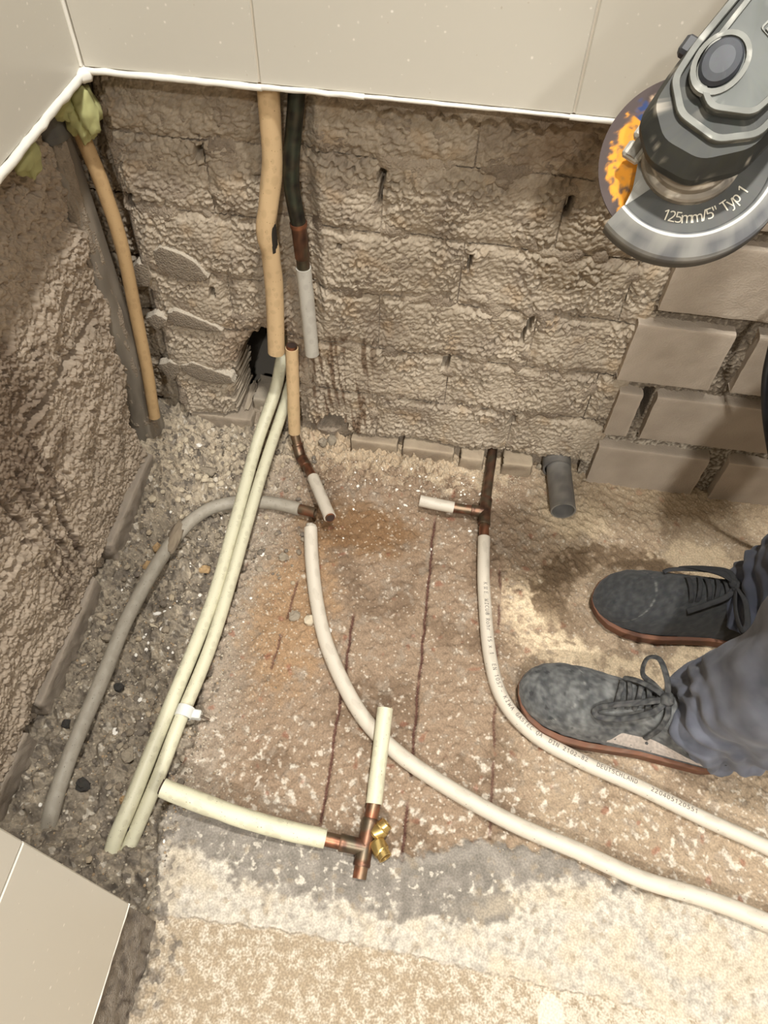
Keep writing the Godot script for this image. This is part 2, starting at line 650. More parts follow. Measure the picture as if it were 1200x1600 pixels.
func build_back_wall():
	var w := structure("wall_back")
	for q in [[-0.62, 0.0, -0.375, 0.40], [-0.225, 0.0, 1.85, 0.40], [-0.62, 0.40, 1.85, 2.45], [-0.375, 0.255, -0.225, 0.40], [-0.62, -0.15, 1.85, 0.0]]:       # left open behind the hole in the masonry
		put(w, "core", chamfer(V(q[0], q[1], -1.1), V(q[2], q[3], -0.955), 0.0005).mesh(), mats.plain_core)
	put(w, "core", chamfer(V(-0.62, -0.15, -1.3), V(1.85, 2.45, -1.16), 0.001).mesh(), mats.plain_core)
	for q in [[-0.62, -0.15, -0.60, 2.45], [1.83, -0.15, 1.85, 2.45], [-0.60, 2.43, 1.83, 2.45], [-0.60, -0.15, 1.83, -0.13]]:
		put(w, "core", chamfer(V(q[0], q[1], -1.162), V(q[2], q[3], -1.098), 0.0005).mesh(), mats.plain_core)
	put(w, "backing", chamfer(V(-0.62, 0.618, -0.956), V(1.71, 2.45, -0.809), 0.001).mesh(), mats.mortar_grain)
	put(w, "grout", chamfer(V(-0.449, 0.617, -0.8095), V(1.70, 2.45, -0.8022), 0.0005).mesh(), mats.grout)
	tiles(w, 2, -0.80, -0.8092, [-0.437, -0.243, 0.0885, 0.420, 0.7515, 1.083, 1.4145, 1.70], [0.6155, 1.06, 1.505, 1.95, 2.45])
	var on_back := func(x: float, y: float, d: float) -> Vector3: return Vector3(x, y, BACK + d)
	put(w, "mortar", relief(-0.60, 0.262, -0.04, 0.622, 0.0028, mortar_depth, mortar_color, on_back).mesh(), mats.mortar_grain)
	for row in 6:
		var js: Array = joints[row % 2]
		var y0 := BASE + row * ROW + 0.004
		var y1 := BASE + (row + 1) * ROW - 0.004
		if row == 5:
			y1 = 0.606
		for k in js.size() - 1:
			var lo := Vector2(js[k] + 0.004, y0)
			var hi := Vector2(js[k + 1] - 0.004, y1)
			if k == 0:
				hi.x -= 0.004
			var dep := func(x: float, y: float) -> float: return brick_depth(x, y, lo, hi) - (0.026 if k == 0 else 0.0)
			put(w, "brick", relief(lo.x - 0.003, hi.x + 0.003, lo.y - 0.003, hi.y + 0.003, 0.00135, dep, brick_color, on_back).mesh(), mats.rough_masonry)
	# smooth remains of old plaster that still cling to the rough courses
	plaster_patch(w, [[-0.432, 0.362], [-0.418, 0.371], [-0.398, 0.366], [-0.372, 0.352], [-0.358, 0.330], [-0.366, 0.322], [-0.392, 0.319], [-0.414, 0.323], [-0.430, 0.338]], 0.0055)
	plaster_patch(w, [[-0.437, 0.254], [-0.420, 0.262], [-0.392, 0.252], [-0.362, 0.240], [-0.352, 0.232], [-0.372, 0.228], [-0.405, 0.230], [-0.430, 0.232]], 0.0055)
	plaster_patch(w, [[-0.436, 0.148], [-0.415, 0.158], [-0.385, 0.148], [-0.356, 0.138], [-0.350, 0.124], [-0.375, 0.116], [-0.405, 0.118], [-0.430, 0.130]], 0.0055)
	plaster_patch(w, [[-0.480, 0.318], [-0.462, 0.338], [-0.446, 0.336], [-0.444, 0.318], [-0.452, 0.300], [-0.470, 0.296]], 0.003)
	plaster_patch(w, [[-0.475, 0.236], [-0.455, 0.248], [-0.440, 0.240], [-0.445, 0.226], [-0.462, 0.216]], 0.003)
	plaster_patch(w, [[-0.478, 0.140], [-0.455, 0.152], [-0.438, 0.146], [-0.446, 0.124], [-0.462, 0.104]], 0.003)
	# the trim and silicone bead under the tiles
	var t := structure("trim_1")
	put(t, "bead", wavy_bar(V(-0.437, 0.6140, -0.7985), V(-0.24, 0.6140, -0.7985), 0.0034, 61).mesh(), mats.white_trim)
	put(t, "bead", wavy_bar(V(-0.245, 0.6143, -0.7987), V(-0.13, 0.6145, -0.7987), 0.0029, 68).mesh(), mats.white_trim)
	put(t, "bead", wavy_bar(V(0.085, 0.6143, -0.7988), V(1.70, 0.6143, -0.7988), 0.0027, 62).mesh(), mats.white_trim)
	put(t, "bead", wavy_bar(V(-0.133, 0.6147, -0.7992), V(0.087, 0.6147, -0.7992), 0.0021, 63).mesh(), mats.white_trim)
	put(t, "bead", wavy_bar(V(-0.4385, 0.618, -0.7990), V(-0.4385, 2.44, -0.7990), 0.0022, 64).mesh(), mats.white_trim)
	# the floor-level remains of screed in front of the rough wall
	for q in [[-0.165, -0.075, -0.826, 0.030, 1], [-0.074, 0.022, -0.825, 0.029, 2], [0.026, 0.074, -0.818, 0.030, 3], [0.098, 0.156, -0.817, 0.031, 4]]:
		put(w, "plinth_block", block(V(q[0], -0.03, -0.87), V(q[1], q[3], q[2]), 0.006, 0.0022, int(q[4]) * 7, K(168, 152, 130), K(140, 124, 105)).mesh(), mats.lime_brick)
	put(w, "plinth_block", block(V(-0.452, -0.03, -0.93), V(-0.335, 0.028, -0.842), 0.006, 0.002, 91, K(160, 146, 128), K(140, 126, 110)).mesh(), mats.lime_brick)
	put(w, "plinth_block", block(V(-0.345, -0.03, -0.94), V(-0.235, 0.052, -0.872), 0.006, 0.0025, 92, K(172, 160, 142), K(150, 138, 122)).mesh(), mats.lime_brick)
	# smooth sand-lime bricks to the right
	var rows := [[[0.246, 0.4275], [0.452, 0.665], [0.68, 0.89], [0.905, 1.10]], [[0.245, 0.285], [0.300, 0.515], [0.53, 0.745], [0.76, 0.97], [0.985, 1.10]], [[0.2335, 0.3685], [0.394, 0.605], [0.62, 0.83], [0.845, 1.06]], [[0.2515, 0.470], [0.485, 0.69], [0.705, 0.915], [0.93, 1.10]], [[0.245, 0.38], [0.395, 0.605], [0.62, 0.83], [0.845, 1.06]]]
	var ys := [[-0.02, 0.0925], [0.118, 0.2145], [0.2345, 0.3420], [0.3625, 0.4690], [0.489, 0.596]]
	for r in 5:
		for k in rows[r].size():
			var b: Array = rows[r][k]
			var tone := N_brick_tone.get_noise_2d(r * 7.3, k * 3.1) * 0.08
			put(w, "lime_brick", block(V(b[0], ys[r][0], -0.95), V(b[1], ys[r][1], -0.826 + tone * 0.02), 0.0028, 0.0010, r * 31 + k, K(182, 168, 152) * (1.0 + tone), K(168, 154, 138) * (1.0 + tone)).mesh(), mats.lime_brick)
	var rough_bed := func(x: float, y: float) -> float:
		var d := -0.004 + N_crumb.get_noise_2d(x, y) * 0.006 + N_swell2.get_noise_2d(x, y) * 0.005
		if absf(x - 0.2925) < 0.006 and y > 0.15 and y < 0.215:
			d -= 0.05
		return d
	var bed_color := func(x: float, y: float) -> Color:
		var n := N_crumb.get_noise_2d(x, y)
		var c := K(112, 100, 86).lerp(K(165, 152, 134), smoothstep(-0.1, 0.6, n))
		if y < 0.12:
			c = c.lerp(K(196, 184, 166), smoothstep(-0.1, 0.3, n))
		c.a = 1.0
		return c
	put(w, "bed_mortar", relief(0.236, 1.12, -0.04, 0.618, 0.0028, rough_bed, bed_color, func(x: float, y: float, d: float) -> Vector3: return Vector3(x, y, -0.841 + d)).mesh(), mats.mortar_grain)
	put(w, "bed_mortar", chamfer(V(1.10, -0.05, -0.956), V(1.71, 0.618, -0.835), 0.004, K(130, 118, 104)).mesh(), mats.mortar_grain)

func wavy_bar(a: Vector3, b: Vector3, r: float, sd: int) -> MB:       # a hand-drawn bead of sealant
	var n := FastNoiseLite.new()
	n.seed = sd
	n.frequency = 9.0
	var path := PackedVector3Array()
	var count := maxi(4, int(a.distance_to(b) / 0.012))
	for k in count + 1:
		var s := float(k) / count
		path.append(a.lerp(b, s) + Vector3(n.get_noise_1d(s * 20.0), n.get_noise_1d(s * 20.0 + 50.0), n.get_noise_1d(s * 20.0 + 90.0)) * r * 0.25)
	var l := a.distance_to(b)
	var mb := tube(path, func(s: float, an: float) -> float: return r * (1.0 + 0.35 * n.get_noise_2d(s * l * 8.0, an)), 10)
	end_ring(mb, path, false, r, 0.0, 10)
	end_ring(mb, path, true, r, 0.0, 10)
	return mb

func plaster_patch(w: Node3D, outline: Array, lift: float):
	var pts := PackedVector2Array()
	for q in outline:
		pts.append(Vector2(q[0], q[1]))
	var mb := MB.new()
	var n := pts.size()
	var mid := Vector2.ZERO
	for q in pts:
		mid += q / n
	var rings := [[1.04, -0.012], [1.0, lift - 0.0015], [0.96, lift], [0.6, lift + 0.0004], [0.25, lift + 0.0006]]
	var per := 4
	for r in rings:
		for k in n:
			for j in per:
				var q := pts[k].lerp(pts[(k + 1) % n], float(j) / per)
				var wob := N_edge2.get_noise_2d(q.x, q.y) * 0.0018
				q = mid + (q - mid) * r[0] + (q - mid).normalized() * wob
				var c := K(146, 133, 116).lerp(K(126, 114, 99), 0.5 + N_fine.get_noise_2d(q.x * 0.3, q.y * 0.3) * 0.6)
				if r[1] < lift - 0.001:
					c = K(196, 184, 166)
				c.a = 1.0
				mb.p(Vector3(q.x, q.y, BACK + r[1]), c)
	mb.rows(0, n * per, rings.size(), true)
	var s := (rings.size() - 1) * n * per
	var top := mb.p(Vector3(mid.x, mid.y, BACK + lift + 0.0006), K(148, 136, 120))
	for k in n * per:
		mb.tri(top, s + k, s + (k + 1) % (n * per))
	# outlines run clockwise: turn the faces round
	if Geometry2D.is_polygon_clockwise(pts):
		var f := PackedInt32Array()
		for q in range(0, mb.i.size(), 3):
			f.append_array([mb.i[q], mb.i[q + 2], mb.i[q + 1]])
		mb.i = f
	put(w, "plaster_patch", mb.mesh(), mats.mortar_grain)

# a brick or block whose five sides are finely gridded, with worn edges; the side towards -z is left open
func block(lo: Vector3, hi: Vector3, wear: float, rough: float, sd: int, c1: Color, c2: Color) -> MB:
	var n := FastNoiseLite.new()
	n.seed = sd
	n.frequency = 38.0
	n.fractal_octaves = 3
	var mb := MB.new()
	var step := 0.005
	var e := (hi - lo) / 2
	var mid := (hi + lo) / 2
	for side in [[0, 1.0], [0, -1.0], [1, 1.0], [1, -1.0], [2, 1.0]]:
		var ax: int = side[0]
		var b := (ax + 1) % 3
		var d := (ax + 2) % 3
		var nb := clampi(int(e[b] * 2 / step), 3, 46) + 1
		var nd := clampi(int(e[d] * 2 / step), 3, 46) + 1
		var s := mb.v.size()
		for j in nd:
			for k in nb:
				var p := Vector3.ZERO
				p[ax] = e[ax] * side[1]
				p[b] = lerpf(-e[b], e[b], float(k) / (nb - 1))
				p[d] = lerpf(-e[d], e[d], float(j) / (nd - 1))
				var q := p.abs() - (e - Vector3.ONE * wear)          # round the edges
				var o := Vector3(maxf(q.x, 0), maxf(q.y, 0), maxf(q.z, 0))
				if o.length() > 0.0:
					var chip := wear * (1.0 + 0.6 * maxf(0.0, n.get_noise_3dv(p * 1.3 + Vector3.ONE)))
					var core := Vector3(clampf(p.x, -e.x + wear, e.x - wear), clampf(p.y, -e.y + wear, e.y - wear), clampf(p.z, -e.z + wear, e.z - wear))
					p = core + o.normalized() * minf(o.length(), wear) * (wear / chip)
				var f := n.get_noise_3dv(p + mid)
				p += p.normalized() * f * rough
				var c := c1.lerp(c2, clampf(0.5 + n.get_noise_3dv((p + mid) * 0.4 + Vector3.ONE * 7.0), 0, 1))
				if o.length() > wear * 1.05:
					c = c.lerp(c1 * 1.25, 0.5)
				c.a = 1.0
				mb.p(mid + p, c)
		for j in nd - 1:
			for k in nb - 1:
				var a := s + j * nb + k
				if side[1] > 0:
					mb.quad(a, a + 1, a + nb + 1, a + nb)
				else:
					mb.quad(a + nb, a + nb + 1, a + 1, a)
	return mb

# ------------------------------------------------------------------ the left wall
func left_depth(z: float, y: float) -> float:
	var d := N_left_swell.get_noise_2d(z, y) * 0.0045
	var w := N_warp
	var wz := z + w.get_noise_2d(z, y) * 0.002
	var wy := y + w.get_noise_2d(y + 3.0, z) * 0.002
	var worn := smoothstep(-0.4, 0.3, N_left_worn.get_noise_2d(z, y))
	var cell := clampf(N_pebble.get_noise_2d(wz * 1.25, wy * 1.25) + 1.0, 0.0, 1.1)
	var cell2 := clampf(N_pebble2.get_noise_2d(wz, wy) + 1.0, 0.0, 1.1)
	d += (0.3 - cell * cell) * (0.0014 + 0.0040 * worn)
	d += (0.3 - cell2 * cell2) * 0.0034
	d -= 0.0055 * smoothstep(0.38, 0.58, N_pit.get_noise_2d(z, y))
	d += N_fine.get_noise_2d(z, y) * 0.0006
	# ridged tears where the render was knocked off
	var r := N_tear.get_noise_2d(z * 0.8 + y * 0.5, y * 0.8 - z * 0.3)
	d += 0.0035 * smoothstep(-0.02, 0.02, r - 0.22) - 0.004 * smoothstep(-0.02, 0.02, -r - 0.32)
	var j := absf(y - 0.325 - (z + 0.6) * 0.05)          # the one bed joint that shows
	d -= 0.014 * (1.0 - smoothstep(0.002, 0.009, j)) * smoothstep(-0.76, -0.70, z) * (1.0 - smoothstep(-0.56, -0.50, z))
	j = absf(y - 0.225 + N_edge.get_noise_2d(z, 1.0) * 0.003)
	d -= 0.008 * (1.0 - smoothstep(0.002, 0.008, j)) * smoothstep(-0.62, -0.5, z) * 0.6
	# drip grooves
	for g in [[-0.505, 0.24, 0.05], [-0.475, 0.31, 0.10], [-0.44, 0.30, 0.20]]:
		d -= 0.006 * (1.0 - smoothstep(0.001, 0.006, absf(z - g[0] - N_edge.get_noise_2d(y * 0.4, g[0]) * 0.006))) * smoothstep(g[2] - 0.02, g[2] + 0.02, y) * (1.0 - smoothstep(g[1] - 0.02, g[1] + 0.01, y))
	# the chase for the waste pipe in the corner
	var edge := -0.772 + 0.034 * (1.0 - smoothstep(0.10, 0.30, y)) + N_edge3.get_noise_2d(y, 2.0) * 0.016
	d -= 0.050 * (1.0 - smoothstep(edge - 0.012, edge + 0.006, z))
	if y > 0.59:
		d += 0.03 * smoothstep(0.595, 0.61, y)
	d -= 0.012 * (1.0 - smoothstep(0.022, 0.036, y))
	return d

func left_color(z: float, y: float) -> Color:
	var one := N_pebble_tone.get_noise_2d(z * 1.35, y * 1.35)
	var big := N_left_patch.get_noise_2d(z, y)
	var c := K(168, 152, 134).lerp(K(184, 168, 149), clampf(0.5 + one * 0.4, 0, 1))
	c = c.lerp(K(146, 131, 114), smoothstep(0.0, 0.5, big) * 0.6)
	c = c * (1.0 + N_fine.get_noise_2d(z, y) * 0.12)
	# a brown damp patch and the run-off below it
	var q := Vector2((z + 0.50) / 0.10, (y - 0.36) / 0.13).length() + N_left_damp.get_noise_2d(z, y) * 0.5
	c = c.lerp(K(92, 72, 54), (1.0 - smoothstep(0.5, 1.15, q)) * 0.65)
	var streak := N_streak.get_noise_2d(z * 75.0, y * 5.0)
	for g in [[-0.505, 0.24, 0.05], [-0.475, 0.31, 0.10], [-0.44, 0.30, 0.20]]:
		c = c.lerp(K(84, 68, 54), 0.7 * (1.0 - smoothstep(0.001, 0.006, absf(z - g[0] - N_edge.get_noise_2d(y * 0.4, g[0]) * 0.006))) * smoothstep(g[2] - 0.02, g[2] + 0.02, y) * (1.0 - smoothstep(g[1] - 0.02, g[1] + 0.01, y)))
	c = c.lerp(K(86, 70, 56), smoothstep(0.05, 0.4, streak) * smoothstep(0.03, 0.1, y) * (1.0 - smoothstep(0.30, 0.34, y)) * smoothstep(-0.56, -0.53, z) * (1.0 - smoothstep(-0.44, -0.40, z)) * 0.7)
	c.a = 1.0
	return c

func build_left_wall():
	var w := structure("wall_left")
	put(w, "core", chamfer(V(-0.75, -0.15, -1.1), V(-0.585, 2.45, 0.06), 0.001).mesh(), mats.plain_core)
	put(w, "backing", chamfer(V(-0.59, 0.618, -0.84), V(-0.449, 2.45, -0.07), 0.001).mesh(), mats.mortar_grain)
	put(w, "grout", chamfer(V(-0.4492, 0.617, -0.8), V(-0.4418, 2.45, -0.07), 0.0005).mesh(), mats.grout)
	tiles(w, 0, -0.44, -0.4492, [-0.80, -0.09], [0.6125, 1.06, 1.505, 1.95, 2.45])
	put(w, "rough_render", relief(-0.86, -0.06, -0.04, 0.622, 0.0015, left_depth, left_color, func(z: float, y: float, d: float) -> Vector3: return Vector3(-0.49 + d, y, z)).mesh(), mats.rough_masonry)
	fix_facing(w.get_child(w.get_child_count() - 1))
	var bead := wavy_bar(V(-0.4395, 0.6095, -0.7985), V(-0.4395, 0.6095, -0.09), 0.0048, 65)
	var t := structure("trim_2")
	put(t, "bead", bead.mesh(), mats.white_trim)
	put(t, "bead", lump(V(-0.4385, 0.610, -0.7985), V(0.012, 0.008, 0.012), 66, 0.35, Color.WHITE, Color.WHITE, 10, 14).mesh(), mats.white_trim)
	# the smooth foot of the wall: lengths of old skirting mortar
	for q in [[-0.748, -0.548, -0.4775, 0.036, 1], [-0.505, -0.295, -0.481, 0.034, 2], [-0.268, -0.10, -0.484, 0.036, 3]]:
		var b := block(V(q[0], -0.05, -0.02), V(q[1], q[3], 0.02), 0.008, 0.0045, int(q[4]) * 13, K(150, 138, 124), K(132, 121, 108))
		var turned := MB.new()                # built facing +z along x; turned so that it faces +x along z
		turned.join(b, Transform3D(Basis(Vector3(0, 0, 1), Vector3(0, 1, 0), Vector3(1, 0, 0)), V(q[2] - 0.02, 0, 0)))
		var f := PackedInt32Array()
		for k in range(0, turned.i.size(), 3):
			f.append_array([turned.i[k], turned.i[k + 2], turned.i[k + 1]])
		turned.i = f
		put(w, "plinth_block", turned.mesh(), mats.lime_brick)
	# the pier nearer the camera, still tiled down to a strip of bare grey adhesive
	put(w, "pier_core", chamfer(V(-0.75, -0.15, -0.074), V(-0.262, 2.45, 2.15), 0.003).mesh(), mats.plain_core)
	put(w, "adhesive_strip", relief(-0.077, 2.0, -0.03, 0.16, 0.004, func(z: float, y: float) -> float: return N_trowel.get_noise_2d(z * 2.0, y * 0.7) * 0.003, func(z: float, y: float) -> Color:
		var n := N_trowel_tone.get_noise_2d(z * 3.0, y * 0.8)
		var c := K(138, 128, 117).lerp(K(104, 96, 88), smoothstep(0.0, 0.5, n))
		c = c.lerp(K(86, 74, 64), smoothstep(0.15, 0.5, n) * (1.0 - smoothstep(0.02, 0.07, y)))
		c.a = 1.0
		return c, func(z: float, y: float, d: float) -> Vector3: return Vector3(-0.258 + d, y, z)).mesh(), mats.mortar_grain)
	fix_facing(w.get_child(w.get_child_count() - 1))
	put(w, "grout", chamfer(V(-0.262, 0.155, -0.0765), V(-0.2515, 2.45, 2.0), 0.0005).mesh(), mats.grout)
	tiles(w, 0, -0.25, -0.2592, [-0.078, 0.53, 1.13, 1.74, 2.0], [0.155, 0.443, 0.776, 1.11, 1.44, 1.78, 2.11, 2.45])
	var t3 := structure("trim_3")
	put(t3, "bead", wavy_bar(V(-0.2525, 0.1535, -0.077), V(-0.2525, 0.1535, 2.0), 0.0026, 67).mesh(), mats.white_trim)

func fix_facing(o: MeshInstance3D):       # reliefs that look along +x have their faces the other way round
	var ar := o.mesh.surface_get_arrays(0)
	var idx: PackedInt32Array = ar[Mesh.ARRAY_INDEX]
	var f := PackedInt32Array()
	f.resize(idx.size())
	for k in range(0, idx.size(), 3):
		f[k] = idx[k]
		f[k + 1] = idx[k + 2]
		f[k + 2] = idx[k + 1]
	var n: PackedVector3Array = ar[Mesh.ARRAY_NORMAL]
	for k in n.size():
		n[k] = -n[k]
	ar[Mesh.ARRAY_INDEX] = f
	ar[Mesh.ARRAY_NORMAL] = n
	var am := ArrayMesh.new()
	am.add_surface_from_arrays(Mesh.PRIMITIVE_TRIANGLES, ar)
	o.mesh = am

# an irregular lump: a sphere pushed about by noise
func lump(at: Vector3, half: Vector3, sd: int, rough: float, c1: Color, c2: Color, nv := 9, nu := 12, facets := false, mb: MB = null) -> MB:
	if mb == null:
		mb = MB.new()
	var n := FastNoiseLite.new()
	n.seed = sd
	n.frequency = 0.9
	n.fractal_octaves = 3
	if facets:
		n.noise_type = FastNoiseLite.TYPE_CELLULAR
		n.frequency = 1.15
		n.cellular_return_type = FastNoiseLite.RETURN_DISTANCE
	var s := mb.v.size()
	for j in nv:
		var th := PI * j / (nv - 1)
		for k in nu:
			var ph := TAU * k / nu
			var d := Vector3(sin(th) * cos(ph), cos(th), -sin(th) * sin(ph))
			var f := 1.0 + n.get_noise_3dv(d * 1.6 + Vector3.ONE * sd) * rough
			var c := c1.lerp(c2, clampf(0.5 + n.get_noise_3dv(d * 2.5 + Vector3.ONE * (sd + 40)) * 0.8, 0, 1))
			c.a = 1.0
			mb.p(at + d * f * half, c)
	for r in nv - 1:
		for k in nu:
			var k2 := (k + 1) % nu
			mb.quad(s + (r + 1) * nu + k, s + (r + 1) * nu + k2, s + r * nu + k2, s + r * nu + k)
	return mb

# ------------------------------------------------------------------ the floor
const FX0 := -0.56
const FX1 := 0.66
const FZ0 := -0.96
const FZ1 := 0.16
var trench_line := [[-0.96, -0.235], [-0.83, -0.262], [-0.685, -0.287], [-0.585, -0.283], [-0.48, -0.291], [-0.34, -0.284], [-0.23, -0.286], [-0.18, -0.292], [-0.10, -0.272], [-0.06, -0.254], [0.2, -0.254]]
var strip_line := [[-0.5, -0.205], [-0.306, -0.209], [-0.105, -0.209], [0.013, -0.187], [0.105, -0.224], [0.201, -0.222], [0.311, -0.198], [0.462, -0.186], [0.7, -0.18]]
var ledge_line := [[-0.3, -0.088], [-0.249, -0.086], [-0.08, -0.091], [0.071, -0.087], [0.262, -0.078], [0.34, -0.074], [0.7, -0.07]]
# saw cuts: x at the far end, z far, x near, z near, depth
var cuts := [[0.003, -0.722, 0.020, -0.165, 0.006], [-0.098, -0.52, -0.088, -0.205, 0.005], [-0.192, -0.56, -0.199, -0.405, 0.003], [0.116, -0.64, 0.125, -0.222, 0.003]]

func floor_parts(x: float, z: float) -> Vector3:      # how far into (trench, threshold strip, the strip beyond its ledge)
	var a := N_f_edge.get_noise_2d(x, z)
	return Vector3(poly(trench_line, z) + a * 0.016 - x, z - poly(strip_line, x) - a * 0.010, z - poly(ledge_line, x) - a * 0.004)

func floor_height(x: float, z: float, p: Vector3) -> float:
	var t := smoothstep(-0.012, 0.012, p.x)
	var s := smoothstep(-0.004, 0.006, p.y) * (1.0 - t)
	var fine := N_f_fine.get_noise_2d(x, z)
	var h := N_f_swell.get_noise_2d(x, z) * 0.0022
	var lumps := N_f_lump.get_noise_2d(x, z)
	var screed := fine * 0.0009 + maxf(0.0, lumps - 0.05) * 0.0060 - maxf(0.0, -lumps - 0.20) * 0.005
	var bl := N_f_blister.get_noise_2d(x, z)
	screed += maxf(0.0, -bl - 0.82) * 0.016 * smoothstep(0.0, 0.3, N_f_swell.get_noise_2d(x * 1.7, z * 1.7) + 0.15)
	for c in cuts:
		if z > c[1] - 0.02 and z < c[3] + 0.02:
			var k: float = (z - c[1]) / (c[3] - c[1])
			var dx: float = absf(x - lerpf(c[0], c[2], k) - N_f_cutwob.get_noise_2d(z, c[0] * 40.0) * 0.0014)
			screed -= c[4] * (1.0 - smoothstep(0.0007, 0.0022, dx)) * smoothstep(0.0, 0.05, k) * (1.0 - smoothstep(0.95, 1.0, k)) * smoothstep(-0.5, -0.1, N_f_cutgap.get_noise_2d(z, c[0] * 50.0) + (0.35 if c[4] > 0.004 else -0.05))
	var peb := N_f_grit.get_noise_2d(x, z)
	var peb2 := N_f_grit2.get_noise_2d(x, z)
	var rubble := -0.014 - (peb + 0.6) * 0.0040 * (0.3 + maxf(0.0, lumps + 0.3)) - (peb2 + 0.6) * 0.0022 + lumps * 0.010 + N_f_heap.get_noise_2d(x, z) * 0.014
	rubble += 0.022 * (1.0 - smoothstep(-0.72, -0.60, z)) + 0.010 * smoothstep(-0.20, -0.12, z)      # heaped up in the back corner and against the pier
	rubble += 0.012 * (1.0 - smoothstep(-0.46, -0.40, x))
	var smooth := 0.0035 + fine * 0.0003 - 0.0032 * smoothstep(-0.001, 0.0025, p.z)
	# crumbs banked up against the back wall
	var heap := (1.0 - smoothstep(-0.80, -0.72, z)) * (1.0 - smoothstep(-0.05, 0.10, x)) * (0.6 + lumps)
	screed += heap * 0.012 - (peb2 + 0.6) * 0.003 * heap
	return h + lerpf(lerpf(screed, smooth, s), rubble, t)

